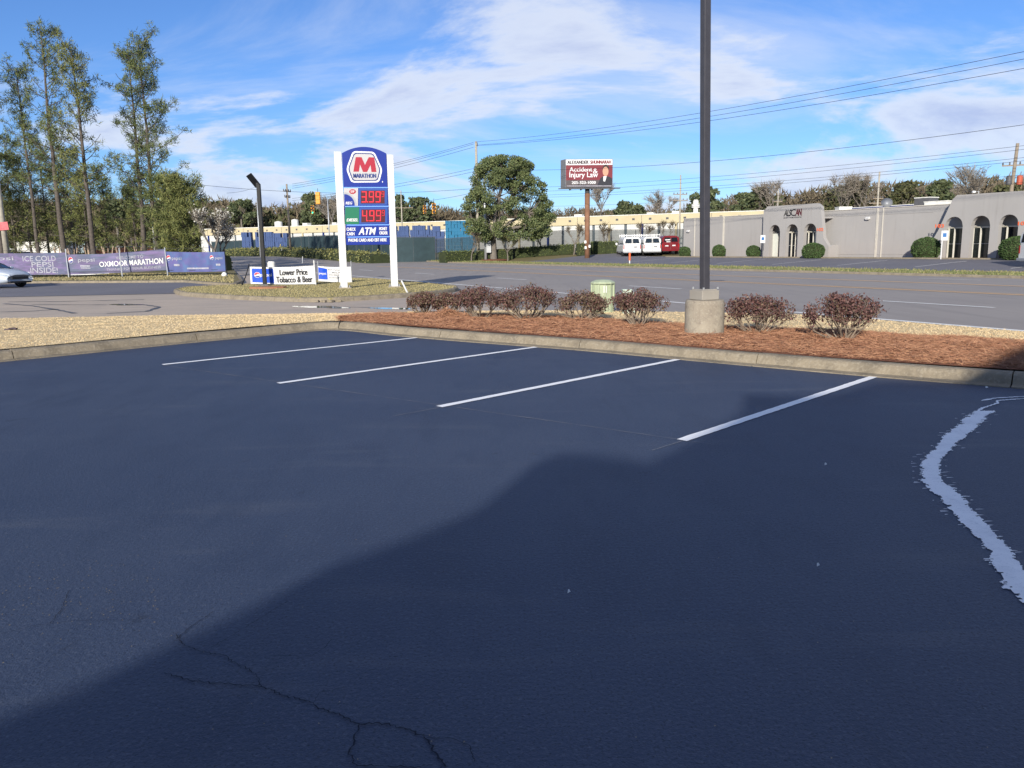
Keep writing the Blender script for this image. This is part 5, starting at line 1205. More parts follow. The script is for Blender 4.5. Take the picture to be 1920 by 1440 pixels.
def wpt(px, dep=0.0):
    dr = ray(px, 450); n = Vector((-wd.y, wd.x, 0)).normalized(); tt = (WA + n * dep).dot(n) / Vector((dr.x, dr.y, 0)).dot(n); return Vector((dr.x * tt, dr.y * tt, 0))
for px, wdt, hgt, lb in ((524, 1.9, 1.25, 'white roof tank on the warehouse, left one'), (555, 1.7, 1.6, 'taller white roof tank behind the wooden pole')):
    p = wpt(px, 6); m = MB(); m.lathe([(wdt / 2, 0), (wdt / 2, hgt), (wdt / 2 * .9, hgt + .12), (.1, hgt + .3)], 20); o = m.build('roof_tank', 'roof_white'); o.location = (p.x, p.y, .9 + TOP + .15); tag(o, lb, 'tank')
for px, sz, lb in ((577, (1.5, 1.4, .7), 'pale box unit on the warehouse roof beside the tanks'), (631, (1.3, 1.2, .6), 'roof unit just left of the price sign'), (1086, (1.6, 1.2, .5), 'low white roof unit left of the billboard post'), (1220, (1.3, 1.2, .4), 'white roof unit on the warehouse, middle'), (1267, (1.3, 1.2, .5), 'white roof unit beside the thin pole')):
    boxthing('roof_unit', lb, 'roof unit', wpt(px, 5) + Vector((0, 0, .9 + TOP + .15)), sz, 'roof_white', math.atan2(wd.y, wd.x))
p = wpt(1303, 5); t = thing('roof_vent', 'white cylindrical roof exhaust left of the light pole', 'vent', (p.x, p.y, .9 + TOP + .15)); m = MB(); m.lathe([(.45, 0), (.45, 1.0), (.75, 1.05), (.75, 1.7), (.5, 1.75), (.5, 2.3), (.3, 2.5)], 14); m.build('stack', 'roof_white', t)
for s_ in (0, 1): 
    m = MB(); m.lathe([(.78, 1.2 + s_ * .3), (.8, 1.25 + s_ * .3), (.78, 1.3 + s_ * .3)], 14); m.build('band', 'grey_metal', t)
# --- pallets and crates stacked in the yard
def crate_stack(label, px0, px1, Y, ytop, mat, grp, rows, cols):
    a, b = at(px0, 450, Y), at(px1, 450, Y); zt_ = at((px0 + px1) / 2, ytop, Y).z; z0 = gz(a.x, Y); t = thing('crate_stack', label, 'crates', (a.x, Y, z0), 0, grp); w = (b.x - a.x) / cols; h = (zt_ - z0) / rows
    for i in range(cols):
        nrow = rows - (random.choice((0, 0, 0, 1)) if mat == 'crate_blue' else 0)
        for j in range(nrow):
            m = MB(); dx = random.uniform(-.04, .04); sk = random.uniform(-.05, .05)
            m.box(((i + .5) * w + dx, sk, (j + .5) * h), (w * .93, 1.1, h * .82)); m.box(((i + .5) * w + dx, sk, (j + .06) * h), (w * .97, 1.15, h * .1)); m.box(((i + .5) * w + dx, sk, (j + .94) * h), (w * .97, 1.15, h * .1)); m.build('crate', mat, t)
    return t
crate_stack('blue crates stacked above the fence, left of the yellow column', 455, 473, 130, 435.5, 'crate_blue', 'blue crate stacks', 5, 5)
crate_stack('blue crates stacked above the fence behind the black lamp post', 481, 512, 128, 435, 'crate_blue', 'blue crate stacks', 5, 8)
crate_stack('blue crates stacked left of the wooden utility pole', 513, 540, 124, 437, 'crate_blue', 'blue crate stacks', 5, 7)
crate_stack('dark blue crates right beside the price sign', 738, 768, 110, 424, 'crate_blue', 'blue crate stacks', 6, 8)
crate_stack('dark blue crates midway between sign and turquoise pallets', 770, 811, 109, 423, 'crate_blue', 'blue crate stacks', 6, 10)
crate_stack('blue crates against the turquoise pallets', 812, 834, 108, 424, 'crate_blue', 'blue crate stacks', 5, 3)
crate_stack('tall turquoise pallet stack left of the round tree', 836, 893, 107, 414, 'crate_cyan', 'pallet stacks', 9, 10)
p = wpt(477, -1.0); m = MB(); m.box((0, 0, 2.6), (1.3, .6, 5.2)); o = m.build('yellow_column', 'warehouse_yellow'); o.location = (p.x, p.y, .6); tag(o, 'yellow column rising between the blue crates', 'column')

# --- utility poles
def upole(label, px, py, ytop, rb, mat='wood_pole', arms=(), lean=0.0, loc=None, name='utility_pole', extra=None):
    p = gnd(px, py) if loc is None else Vector(loc); h = at(px, ytop, p.y).z - p.z
    t = thing(name, label, 'utility pole', tuple(p)); m = MB(); m.tube([(0, 0, -.1), (lean * h, 0, h)], [rb, rb * .66], 12); m.build('pole', mat, t, smooth=True)
    for k, (zf, w, rz) in enumerate(arms):
        z = h * zf; rot = Matrix.Rotation(rz, 3, 'Z'); m = MB(); m.box((lean * z, 0, z), (w, .10, .12), rot); m.build('crossarm', 'wood_pole', t)
        for s_ in (-.46, -.2, .2, .46):
            q = rot @ Vector((w * s_, 0, 0)); m = MB(); m.lathe([(.05, .06), (.08, .12), (.05, .2), (.07, .25), (.03, .3)], 8, (q.x + lean * z, q.y, z)); m.build('insulator', 'ceramic', t)
    return t, p, h
P0, p0, h0_ = upole('wooden utility pole beside the round evergreen tree', 897, 489, 265, .19, 'wood_pole_pale')
m = MB(); m.box((.25, -.1, h0_ * .80), (.1, .1, .5)); m.build('bracket', 'grey_metal', P0); m = MB(); m.tube([(.12, 0, h0_ * .96), (.12, 0, h0_ * .99)], .06, 8); m.build('insulator', 'ceramic', P0)
Pw, pw, hw = upole('pale metal pole with a grey cabinet beside the tree trunk', 911, 490, 322, .16, 'galvanised', name='signal_pole')
m = MB(); m.box((.35, -.1, 1.55), (.55, .35, 1.25)); m.build('control_cabinet', 'grey_metal', Pw, bevel=.03)
P1, p1, h1_ = upole('wooden pole standing in the ivy between the two roof tanks', 545.5, 481, 345, .17, 'wood_pole', [(.90, 1.6, R(70)), (.82, 1.2, R(70))])
P2, p2, h2_ = upole('slim pole rising behind the fence right of the price sign', 755, 445, 357, .14, 'wood_pole_pale', [(.72, 4.2, R(5))], loc=(at(755, 450, 150).x, 150, .9))
P3, p3, h3_ = upole('utility pole left of the light pole, above the warehouse', 1274, 440, 328, .15, 'wood_pole_pale', [(.66, 2.4, R(5)), (.74, 2.2, R(5))], loc=(at(1274, 440, 128).x, 128, .9))
P4, p4, h4_ = upole('utility pole behind the office roof between the entrances', 1642.5, 440, 322, .15, 'wood_pole_pale', [(.60, 2.3, R(5)), (.66, 1.4, R(5))], loc=(at(1642, 440, 105).x, 105, .6))
P7, p7, h7_ = upole('thin pole above the first arched entrance', 1456, 440, 355, .12, 'wood_pole_pale', [(.80, 1.2, R(5))], loc=(at(1456, 440, 112).x, 112, .6))
P5, p5, h5_ = upole('thick leaning utility pole with a rusty transformer at the right edge', 1890, 460, 269, .20, 'wood_pole', [(.80, 2.0, R(-30))], lean=.045, loc=(at(1884, 440, 74).x, 74, .6))
for dx, mt in ((-.45, 'dark_metal'), (.5, 'transformer_red')):
    m = MB(); m.lathe([(.22, 0), (.24, .08), (.24, .72), (.18, .8)], 14, (dx + h5_ * .64 * .045, -.2, h5_ * .62)); m.build('transformer', mt, P5); m = MB(); m.tube([(dx + h5_ * .64 * .045, -.2, h5_ * .62 + .8), (dx + h5_ * .64 * .045 + .1, -.2, h5_ * .62 + 1.15)], .04, 6); m.build('bushing', 'ceramic', P5)
P6, p6, h6_ = upole('weathered pole with a pink poster at the left edge', 18, 517, 250, .20, 'wood_pole_pale', (), lean=-.01, loc=tuple(gnd(18, 517, .1)))
m = MB(); m.box((-.22, -.22, at(8, 425, p6.y).z - .1), (1.35, .03, .55), Matrix.Rotation(R(-5), 3, 'Y')); m.build('poster', 'pink_poster', P6)
P8, p8, h8_ = upole('grey steel pole seen just left of the black lamp post', 489, 482, 372, .12, 'galvanised', name='steel_pole')
P9, p9, h9_ = upole('steel street light pole left of the price sign', 618.5, 470, 372, .11, 'galvanised', loc=(at(618, 450, 125).x, 125, .8), name='steel_pole')
P10, p10, h10_ = upole('wooden stub brace leaning in the ivy bank', 520, 480, 458, .06, 'yellow_plastic', lean=.35, name='guy_guard')
P10['category'] = 'guy guard'
PN, pn, hn = upole('white steel pole with a curved arm among the pines', 292, 474, 335, .14, 'white_paint', loc=(at(291, 470, 82).x, 82, 0), name='steel_pole')

# --- overhead wires, each a thing of its own
def wire(label, A, B, sag, r=.022, grp='overhead wires', n=24):
    A, B = Vector(A), Vector(B); m = MB(); m.tube([A.lerp(B, i / n) - Vector((0, 0, sag * 4 * (i / n) * (1 - i / n))) for i in range(n + 1)], r * .62, 4, False)
    o = m.build('overhead_wire', 'wire'); return tag(o, label, 'wire', grp)
def ptop(p, h, dz=0.0, dx=0.0): return (p.x + dx, p.y, p.z + h + dz)
YR = 40.0
for k, (ya, yr, nm) in enumerate(((266, 83, 'top'), (272, 97, 'middle'), (273, 115, 'lower'))):
    B = at(1930, yr, YR + k * .6); A_ = Vector(at(890 + k * 1.5, ya, p0.y)); B2 = A_ + (B - A_) * 1.12; wire(nm + ' power line of the three climbing to the upper right', A_, B2, .75, .020)
wire('single phone line crossing behind the billboard to the right edge', at(897, 318, p0.y), at(1990, 224, 46), .9, .022)
for k, (yl, yr, nm) in enumerate(((354, 274, 'highest'), (362, 281, 'second'), (368, 297, 'third'), (372, 303, 'fourth'), (388, 330, 'fifth'), (402, 344, 'lowest'))):
    wire(nm + ' of the six lines reaching the leaning pole at the right', at(900, yl, 130), at(1980, yr - 8, 70), .8, .024 if k < 4 else .02)
for k, (ya, yb, nm) in enumerate(((267, 345, 'upper'), (270, 349, 'middle'), (276, 353, 'lower'), (316, 372, 'fourth'), (322, 376, 'fifth'))):
    wire(nm + ' line running from the tall pole down to the ivy bank pole', at(888, ya, p0.y), at(548, yb, p1.y), .35, .026)
wire('signal span wire passing behind the price sign', at(300, 338, 84), at(908, 352, pw.y), .9, .026)
wire('second span wire carrying the two right signals', at(700, 384, 92), at(905, 357, pw.y), .35, .024)
wire('line from the pear tree to the left steel pole', at(425, 362, 80), at(484, 348, p8.y), .2, .02)
# --- traffic signals
def signal(label, px, y0, y1, Y, lit, wirey):
    a, b = at(px, y0, Y), at(px, y1, Y); h = a.z - b.z; t = thing('traffic_signal', label, 'traffic light', (b.x, Y, b.z), 0, 'hanging traffic signals')
    m = MB(); m.box((0, 0, h / 2), (h * .38, .28, h)); m.build('housing', 'signal_yellow', t, bevel=.03)
    w_ = at(px, wirey, Y).z; m = MB(); m.tube([(0, 0, h), (0, 0, w_ - b.z)], .025, 6); m.build('hanger', 'dark_metal', t)
    for k in range(3):
        z = h * (.17 + k * .33)
        if lit is not None:
            m = MB(); m.tube([(0, -.14, z), (0, -.16, z)], h * .12, 14); m.build('lens', 'signal_green' if (lit == k) else 'lens_dark', t)
            m = MB(); m.tube([(0, -.15, z + .02), (0, -.34, z + .01)], [h * .145, h * .14], 14, False); m.build('visor', 'plastic_black' if lit == k else 'signal_yellow', t)
        else:
            m = MB(); m.box((0, -.16, z), (h * .34, .05, h * .27)); m.build('rear_panel', 'signal_yellow', t, bevel=.02)
    return t
signal('signal showing its plain yellow back, hung left of the price sign', 597, 360, 383, 80, None, 353)
signal('signal with a lit green lamp left of the price sign', 587, 385, 401.5, 84, 0, 384)
signal('left one of the two signals right of the price sign', 796.5, 385, 401, 92, 9, 378)
signal('right one of the two signals right of the price sign', 814, 381, 401, 92, 9, 372)

# ================================================================== TREES
def needle_puffs(P, per, length, width, up=.35, spread=.12):
    n = len(P) * per; c = np.repeat(np.asarray(P), per, 0) + rng.normal(size=(n, 3)) * spread
    d = rand_dirs(n); d[:, 2] += up; d /= np.linalg.norm(d, axis=1)[:, None]; return spikes(c, d, length, width)
def pine(label, px, Y, ytop, rb, seed, start=.35, reach=2.6, limbs=34, mat='needles', dens=1.0, per=19, lower=True, lean=0.0, forks=(), zbase=.1, group='tall pines behind the purple banners', conic=1.0, py=470):
    rs = random.Random(seed); b = at(px, py, Y); h = at(px - 30, ytop, Y).z - zbase; t = thing('pine_tree', label, 'tree', (b.x, Y, zbase), 0, group)
    tr = MB(); ax = []; rb *= .84
    n = 14; wx, wy = 0.0, 0.0
    for i in range(n + 1):
        wx += rs.uniform(-.05, .05) ; wy += rs.uniform(-.05, .05); ax.append(Vector((wx + lean * h * i / n, wy, h * i / n - (.2 if i == 0 else 0))))
    tr.tube(ax, [rb * (1 - .86 * (i / n) ** 1.1) for i in range(n + 1)], 9); tr.build('trunk', 'bark_pine', t, smooth=True)
    def pt(f):
        k = min(n - 1, int(f * n)); return ax[k].lerp(ax[k + 1], f * n - k)
    lm = MB(); puffs = []
    for k in range(limbs):
        f = start + (1 - start) * ((k + rs.random()) / limbs) ** .9; f = min(.985, f); p = pt(f); a = rs.uniform(0, 6.283)
        ln = reach * (.35 + .65 * ((1 - f) / (1 - start)) ** (.6 * conic)) * rs.uniform(.55, 1.25); el = rs.uniform(-.05, .55) + .35 * f
        d = Vector((math.cos(a) * math.cos(el), math.sin(a) * math.cos(el), math.sin(el))); pts = [p]; q = p.copy(); dd = d.copy(); sgm = 5
        for j in range(sgm):
            dd = (dd + Vector((rs.uniform(-.16, .16), rs.uniform(-.16, .16), rs.uniform(-.02, .2)))).normalized(); q = q + dd * ln / sgm; pts.append(q.copy())
            if (j >= 1 or rs.random() < .35) and rs.random() < .9 * dens:
                for _ in range(rs.choice((1, 2, 2, 3))):
                    sd = Vector((rs.uniform(-1, 1), rs.uniform(-1, 1), rs.uniform(-.25, .7))).normalized(); e = q + sd * rs.uniform(.2, .65); puffs.append(tuple(e)); lm.tube([q, e], [.02, .008], 3, False)
        if rs.random() < dens: puffs.append(tuple(q))
        lm.tube(pts, [max(.018, rb * .22 * (1 - .75 * j / sgm) * (1.1 - .5 * f)) for j in range(sgm + 1)], 5, False)
    for k in range(10):                                   # dead stubs
        f = rs.uniform(.12, .6); p = pt(f); a = rs.uniform(0, 6.283); l = rs.uniform(.4, 1.5); lm.tube([p, p + Vector((math.cos(a) * l, math.sin(a) * l, rs.uniform(-.1, .35)))], [.035, .012], 4, False)
    stuff(lm.build('limbs', 'bark_pine', t))
    stuff(put_tris('needles', needle_puffs(puffs, per, .36, .055, .3, .13), mat, t)); return t
PG = 'tall pines behind the purple banners'
pine('pine with thin crown at the far left edge', 2, 74, 92, .24, 11, .32, 3.0, 38, 'needles_dark', .8)
pine('slender dark pine second from the left edge', 72, 76, 128, .22, 12, .34, 2.6, 40, 'needles', .75)
pine('tallest pine with open crown above the banner lettering', 120, 70, 58, .29, 13, .32, 3.3, 46, 'needles', .72)
pine('leafy upright pine left of the sky gap', 175, 68, 92, .27, 14, .28, 3.1, 50, 'needles_yellow', .8)
pine('right hand pine pair, thinner left stem', 270, 72, 106, .27, 15, .26, 2.7, 40, 'needles', .6)
pine('right hand pine pair, fuller stem with wide low boughs', 296, 71, 84, .25, 16, .16, 4.4, 64, 'needles', .95, conic=1.5)
US = [(30, 82, 260, 'low young pine behind the left edge pines', 3.2), (92, 80, 275, 'low young pine behind the tallest pine', 3.0), (140, 84, 285, 'low young pine between the tallest and the upright pine', 2.8), (205, 80, 320, 'short green pine right of the upright pine', 2.2), (8, 76, 300, 'low pine at the very left behind the poster pole', 3.0), (62, 78, 305, 'low pine behind the slender dark pine trunk', 2.8), (118, 86, 310, 'low pine far behind the tallest pine trunk', 2.8), (168, 78, 330, 'low pine behind the upright pine trunk', 2.6), (255, 80, 345, 'low pine behind the right hand pine pair', 2.4)]
for k, (px, Y, yt, lb, rc) in enumerate(US): pine(lb, px, Y, yt, .15, 40 + k, .10, rc, 40, 'needles_yellow' if k % 3 else 'needles', .72, per=18, group='young pines under the tall ones', conic=1.4)
pine('bushy low pine with drooping boughs at the right end of the banners', 345, 66, 352, .17, 51, .06, 3.3, 60, 'needles_yellow', 1.0, per=30, group='young pines under the tall ones', conic=1.2)
pine('low dark pine behind the bushy one', 312, 70, 345, .15, 52, .10, 2.6, 44, 'needles', 1.0, per=26, group='young pines under the tall ones', conic=1.3)

def bare_tree(name, label, loc, h, w, seed, mat='bare_twig', twigs=900, blossom=0, trunk='bark_grey', tl=.9, tw=.05, rb=.16, fork=.3):
    rs = random.Random(seed); t = thing(name, label, 'tree', loc); tr = MB(); tips = []
    def grow(p, d, ln, r, lvl):
        pts = [p]; q = p.copy(); dd = d.copy()
        for j in range(3):
            dd = (dd + Vector((rs.uniform(-.2, .2), rs.uniform(-.2, .2), rs.uniform(0, .15)))).normalized(); q = q + dd * ln / 3; pts.append(q.copy())
        tr.tube(pts, [r, r * .85, r * .75, r * .62], 5, False)
        if lvl >= 2: tips.extend(pts[1:])
        if lvl >= 4: return
        for k in range(rs.choice((2, 3, 3))): grow(q, (dd + Vector((rs.uniform(-.7, .7) * w / h * 1.6, rs.uniform(-.7, .7) * w / h * 1.6, rs.uniform(-.1, .5)))).normalized(), ln * rs.uniform(.62, .82), r * .6, lvl + 1)
    grow(Vector((0, 0, -.1)), Vector((0, 0, 1)), h * fork, rb, 0); tr.build('trunk', trunk, t)
    T = np.array([tuple(v) for v in tips]); c = T[rng.integers(0, len(T), twigs)]; d = rand_dirs(twigs); d[:, 2] = np.abs(d[:, 2]) * .8 + .25; d[:, :2] += c[:, :2] * .12; d /= np.linalg.norm(d, axis=1)[:, None]
    V = spikes(c, d, tl, tw); stuff(put_tris('crown', V, mat, t))
    if blossom:
        k = rng.integers(0, twigs, blossom); stuff(put_quads('blossom', quads(c[k] + d[k] * rng.random((blossom, 1)) * tl, .13, .4, .8), 'blossom', t))
    return t
p = at(398, 480, 64); bare_tree('pear_tree', 'pale budding pear tree at the right end of the banners', (p.x, 64, .1), 5.6, 3.4, 5, 'bare_twig', 1500, 700, tl=.7, tw=.03)
p = at(413, 480, 70); bare_tree('pear_tree', 'smaller budding tree right of the pale pear tree', (p.x, 70, .1), 4.4, 2.8, 6, 'bare_twig', 900, 500, tl=.6, tw=.03)

# crape myrtle stems, cut back
for k, (px, Y, lb) in enumerate(((136, 63, 'clump of tan cut myrtle stems left of the upright pine'), (203, 63, 'clump of tan cut myrtle stems right of the upright pine'), (228, 70, 'farther clump of tan myrtle stems'), (262, 72, 'tan myrtle stems beside the pine pair'), (168, 72, 'tan myrtle stems just left of the upright pine trunk'), (112, 70, 'tan myrtle stems behind the tallest pine'))):
    p = at(px, 480, Y); t = thing('crape_myrtle', lb, 'shrub', (p.x, Y, .1), 0, 'cut back crape myrtles'); rs = random.Random(k); m = MB()
    for j in range(6):
        a = j * 1.05 + rs.random(); m = MB(); m.tube([(0, 0, 0), (math.cos(a) * .22, math.sin(a) * .15, .8), (math.cos(a) * .45, math.sin(a) * .3, 1.75 + rs.random() * .3)], [.055, .045, .035], 6); m.build('stem', 'bark_tan', t)
# low wall, hedge and building pieces glimpsed between the trunks
hedge('low_hedge', 'dark green low hedge glimpsed behind the purple banners', [(-34, 66), (-22, 62.5)], 1.6, 1.25, 'hedge_leaf', 130, .18, .14)
p = at(235, 470, 92); t = thing('brick_building', 'low red brick building glimpsed between the pine trunks', 'building', (p.x, 92, .3)); m = MB(); m.box((0, 3, .9), (7, 6, 1.9)); m.build('wall', 'brick_red', t); m = MB(); m.box((0, 3, 1.92), (7.4, 6.4, .14)); m.build('roof', 'roof_grey', t); m = MB(); m.box((1.5, -.05, 1.0), (1.4, .1, .9)); m.build('window', 'glass_dark', t)
p = at(88, 465, 92); t = thing('white_truck', 'white truck glimpsed between the left pine trunks', 'truck', (p.x, 92, .3)); m = MB(); m.box((0, 0, 1.55), (5.5, 2.2, 2.1)); m.build('box', 'roof_white', t, bevel=.03); m = MB(); m.box((-3.4, 0, 1.15), (1.3, 2.0, 1.5)); m.build('cab', 'van_white', t, bevel=.08); m = MB(); m.box((-3.45, -1.01, 1.5), (.8, .04, .5)); m.build('window', 'glass_dark', t)
for x in (-3.3, 1.6): wheel(t, x, -.95, .42, .25); wheel(t, x, .95, .42, .25)
p = at(52, 470, 88); t = thing('dark_suv', 'dark grey car glimpsed between the left pine trunks', 'car', (p.x, 88, .2)); loft('body', [(-2.2, .4, .95, .8, .7), (-1.6, .3, 1.0, .9, .8), (1.2, .3, 1.0, .9, .8), (2.1, .4, .85, .8, .65)], 'grey_metal', t); loft('cabin', [(-1.9, .95, 1.3, .75, .6), (-1.2, .95, 1.6, .78, .62), (.4, .95, 1.58, .78, .62), (1.0, .95, 1.05, .75, .6)], 'glass_dark', t)
for x in (-1.4, 1.4): wheel(t, x, -.82, .34, .2); wheel(t, x, .82, .34, .2)

# --- the broad evergreen on the corner
def broad(name, label, loc, clumps, leaf, size, mat, trunk_pts, rb, cl_r=.9, per=170, gapmat='bark_grey', group=None):
    t = thing(name, label, 'tree', loc, 0, group); tr = MB()
    for pts in trunk_pts: tr.tube(pts[0], pts[1], 8, False)
    for c in clumps:
        k = min(trunk_pts, key=lambda q: (Vector(q[0][-1]) - Vector(c[:3])).length); a = Vector(k[0][-1]); b_ = Vector(c[:3]); mid = a.lerp(b_, .5) + Vector((0, 0, -.25)); tr.tube([a, mid, b_], [.07, .045, .02], 4, False)
    tr.build('trunk', gapmat, t, smooth=True); cs = []
    for (x, y, z, r) in clumps:
        n = int(per * (r / cl_r) ** 2); d = rand_dirs(n); rr = r * rng.random(n) ** .45; d[:, 2] *= .72; cs.append(np.array((x, y, z)) + d * rr[:, None])
    stuff(put_quads('leaves', quads(np.concatenate(cs), size, .4, .55, .3), mat, t)); return t
p = gnd(926, 489); Yt = p.y + .5; sx = Yt / F
def tp(px, py, dy): q = at(px, py, Yt); return (q.x - p.x, dy, q.z - p.z)
rs = random.Random(4); cl = []
outline = [(295, 925, 985), (310, 892, 1003), (330, 884, 1000), (350, 882, 1024), (370, 874, 1028), (390, 866, 1034), (410, 858, 1042), (430, 868, 1040), (450, 905, 1015)]
for k in range(265):
    y = rs.uniform(297, 447); i = max(j for j in range(len(outline)) if outline[j][0] <= y); a = outline[i]; b = outline[min(i + 1, len(outline) - 1)]; f_ = 0 if a is b else (y - a[0]) / (b[0] - a[0])
    l, r_ = a[1] + (b[1] - a[1]) * f_, a[2] + (b[2] - a[2]) * f_; x = rs.uniform(l + 6, r_ - 6)
    if 405 < y < 440 and 905 < x < 975 and rs.random() < .5: continue
    if 378 < y < 400 and 950 < x < 1000 and rs.random() < .4: continue
    half = (r_ - l) / 2 * sx; ex = ((x - (l + r_) / 2) * sx) / max(.5, half); dy = rs.uniform(-1, 1) * math.sqrt(max(.05, 1 - ex * ex)) * half * .8
    c = tp(x, y, dy); cl.append((c[0], c[1], c[2], rs.uniform(.45, .85)))
T0 = Vector((0, 0, -.1)); T1 = Vector(tp(924, 440, 0)); tp_ = [([T0, T0.lerp(T1, .5), T1], [.42, .36, .32])]
for (x, y, dy) in ((905, 385, .5), (935, 370, -.5), (960, 365, .4), (990, 400, -.3), (890, 415, .2), (1010, 420, .3), (945, 330, 0)): tp_.append(([T1 - Vector((0, 0, .2)), T1.lerp(Vector(tp(x, y, dy)), .5) + Vector((0, 0, .2)), Vector(tp(x, y, dy))], [.22, .15, .09]))
broad('evergreen_tree', 'large round evergreen tree beside the utility pole', tuple(p), cl, None, .19, 'broad_leaf', tp_, .4, .65, 230)
q = gnd(925, 488); m = MB(); m.lathe([(1.9, 0), (1.5, .12), (.5, .2)], 16); o = m.build('tree_mulch', 'straw_bed'); o.location = (q.x, q.y, q.z - .02); tag(o, 'red mulch ring around the round evergreen', 'mulch')
# small bare and budding trees along the hedge
for k, (px, Y, h, w, lb, mt) in enumerate(((884, 88, 4.6, 2.6, 'reddish bare tree in the hedge left of the evergreen trunk', 'wood_twig'), (952, 89, 4.0, 2.4, 'yellow green budding tree right of the evergreen trunk', 'ivy_leaf'), (1076, 92, 4.6, 2.6, 'bare myrtle just left of the billboard post', 'wood_twig'), (1137, 95, 4.6, 2.6, 'bare myrtle right of the billboard post', 'wood_twig'),
                                          (1197, 96, 5.0, 2.8, 'bare myrtle behind the two white vans', 'wood_twig'), (1250, 96, 5.0, 2.6, 'bare myrtle behind the red van', 'wood_twig'), (1017, 93, 4.2, 2.4, 'bare myrtle between evergreen and billboard', 'wood_twig'))):
    p = at(px, 472, Y); bare_tree('myrtle_tree', lb, (p.x, Y, gz(p.x, Y)), h * .72, w, 60 + k, mt, 420, tl=.5, tw=.045, rb=.10, fork=.34)

# --- woodland on the skyline: one mass, with the trees that stand out built singly
sk = [(-200, 360), (180, 384), (215, 378), (300, 380), (430, 378), (470, 388), (540, 392), (620, 380), (640, 372), (740, 385), (800, 392), (850, 398), (870, 400), (1040, 396), (1070, 398), (1180, 398), (1280, 392), (1330, 380), (1480, 364), (1560, 354), (1640, 348), (1720, 347), (1800, 345), (1850, 338), (1920, 340), (2200, 336)]
C1, D1, C2, D2 = [], [], [], []; tk = MB()
for k in range(620):
    px = rs.uniform(-150, 2150); Y = rs.uniform(215, 300); yt = interp(sk, px) + rs.uniform(-5, 14); b = at(px, 455, Y); zt_ = at(px, yt, Y).z; z0 = .9
    h = zt_ - z0; w = rs.uniform(3.2, 5.2); n = 240 if k % 4 else 200
    c = rng.normal(size=(n, 3)) * np.array((w * .42, w * .42, h * .16)) + np.array((b.x, Y, z0 + h * .70)); c[:, 2] = np.minimum(c[:, 2], zt_); c[:, 2] = np.maximum(c[:, 2], z0 + .3)
    d = rand_dirs(n); d[:, 2] = np.abs(d[:, 2]) + .5; d /= np.linalg.norm(d, axis=1)[:, None]
    if k % 4: C1.append(c); D1.append(d)
    else: C2.append(c)
    lo = rng.normal(size=(90, 3)) * np.array((w * .55, w * .5, h * .16)) + np.array((b.x, Y, z0 + h * .35)); lo[:, 2] = np.maximum(lo[:, 2], z0 + .2); d = rand_dirs(90); d[:, 2] = np.abs(d[:, 2]) + .5; d /= np.linalg.norm(d, axis=1)[:, None]; C1.append(lo); D1.append(d)
    tk.tube([(b.x, Y, z0 - .5), (b.x + rs.uniform(-.5, .5), Y, z0 + h * .75)], [.28, .10], 4, False)
tag(stuff(put_tris('woodland', spikes(np.concatenate(C1), np.concatenate(D1), 1.7, .42), 'wood_twig')), 'brown leafless woodland along the skyline', 'woodland')
tag(stuff(put_quads('woodland_evergreens', quads(np.concatenate(C2), 1.3, .4, .7), 'wood_green')), 'dull green trees mixed into the skyline woodland', 'woodland')
tag(stuff(tk.build('woodland_trunks', 'bark_grey')), 'thin trunks of the skyline woodland', 'woodland')
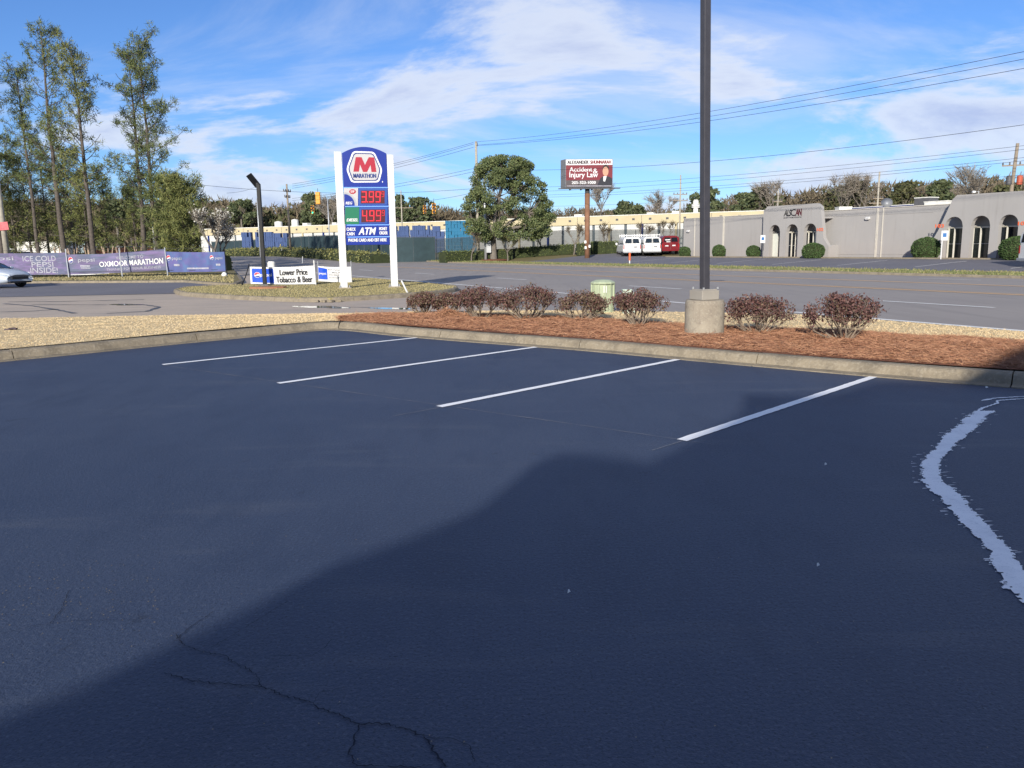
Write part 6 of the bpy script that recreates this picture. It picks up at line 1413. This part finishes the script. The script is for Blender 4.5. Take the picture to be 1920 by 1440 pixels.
def far_green(label, px, ytop, wpx, Y, mat='needles_dark', seed=0, ybot=420):
    rs = random.Random(seed); b = at(px, 450, Y); z0 = .9; s_ = Y / F; h = at(px, ytop, Y).z - z0; zb = at(px, ybot, Y).z - z0; w = wpx * s_; cl = []
    for k in range(46):
        f_ = rs.random(); z = zb + (h - zb) * f_; half = w / 2 * math.sqrt(max(.08, 1 - (f_ * 1.15 - .25) ** 2 * 1.1)); a = rs.uniform(0, 6.283); r = half * rs.random() ** .5; cl.append((math.cos(a) * r, math.sin(a) * r * .8, min(z, h - .6), rs.uniform(.7, 1.25)))
    broad('far_evergreen', label, (b.x, Y, z0), cl, None, .75, mat, [([(0, 0, -.5), (0, 0, zb * .6), (0, 0, zb + (h - zb) * .3)], [.35, .3, .2])], .3, 1.0, 60, group='evergreens on the skyline')
for k, a in enumerate((('round dark pine behind the light pole', 1316, 350, 62, 165), ('dark pine above the plain office wall', 1420, 352, 55, 175), ('green pine just left of the first entrance roof', 1392, 363, 40, 172), ('rounded green conifer above the second entrance', 1757, 340, 46, 135), ('green tree between the billboard and the pole', 1172, 378, 40, 190), ('dark tree left edge of the roof line gap', 1196, 385, 30, 185), ('green trees above the warehouse right of the price sign', 790, 370, 60, 205), ('green tree left of the twin signals', 748, 366, 40, 205),
                       ('dark pine above the ivy bank near the pear tree', 455, 374, 56, 210), ('small pine behind the green lit signal', 585, 362, 30, 210), ('pine at the left of the sky gap, far off', 222, 376, 50, 200), ('reddish oak behind the leaning pole', 1880, 348, 70, 170), ('olive oak right of the blue fascia', 1600, 340, 60, 170), ('olive oak near the thin pole', 1690, 342, 60, 172))):
    far_green(a[0], a[1], a[2], a[3], a[4], 'wood_green' if 'oak' in a[0] else 'needles_dark', 80 + k)
for k, (lb, px, yt, Y, w) in enumerate((('tall bare tree behind the billboard', 1128, 345, 180, 9), ('wide bare tree right of the billboard', 1240, 366, 185, 9), ('bare tree above the first entrance', 1455, 342, 170, 7), ('bare tree left of the blue fascia', 1575, 342, 165, 9), ('large bare tree above the second entrance', 1830, 320, 150, 10), ('bare tree right of the dark conifer', 1790, 345, 160, 7), ('bare tree beside the yellow signal back', 630, 364, 200, 9), ('bare tree at the far right edge', 1930, 330, 150, 8), ('bare tree left of the thin pole', 1625, 338, 165, 7))):
    b = at(px, 450, Y); h = at(px, yt, Y).z - .9; bare_tree('bare_tree', lb, (b.x, Y, .9), h, w, 90 + k, 'bare_twig', 900, tl=1.5, tw=.09, rb=.28, fork=.36)
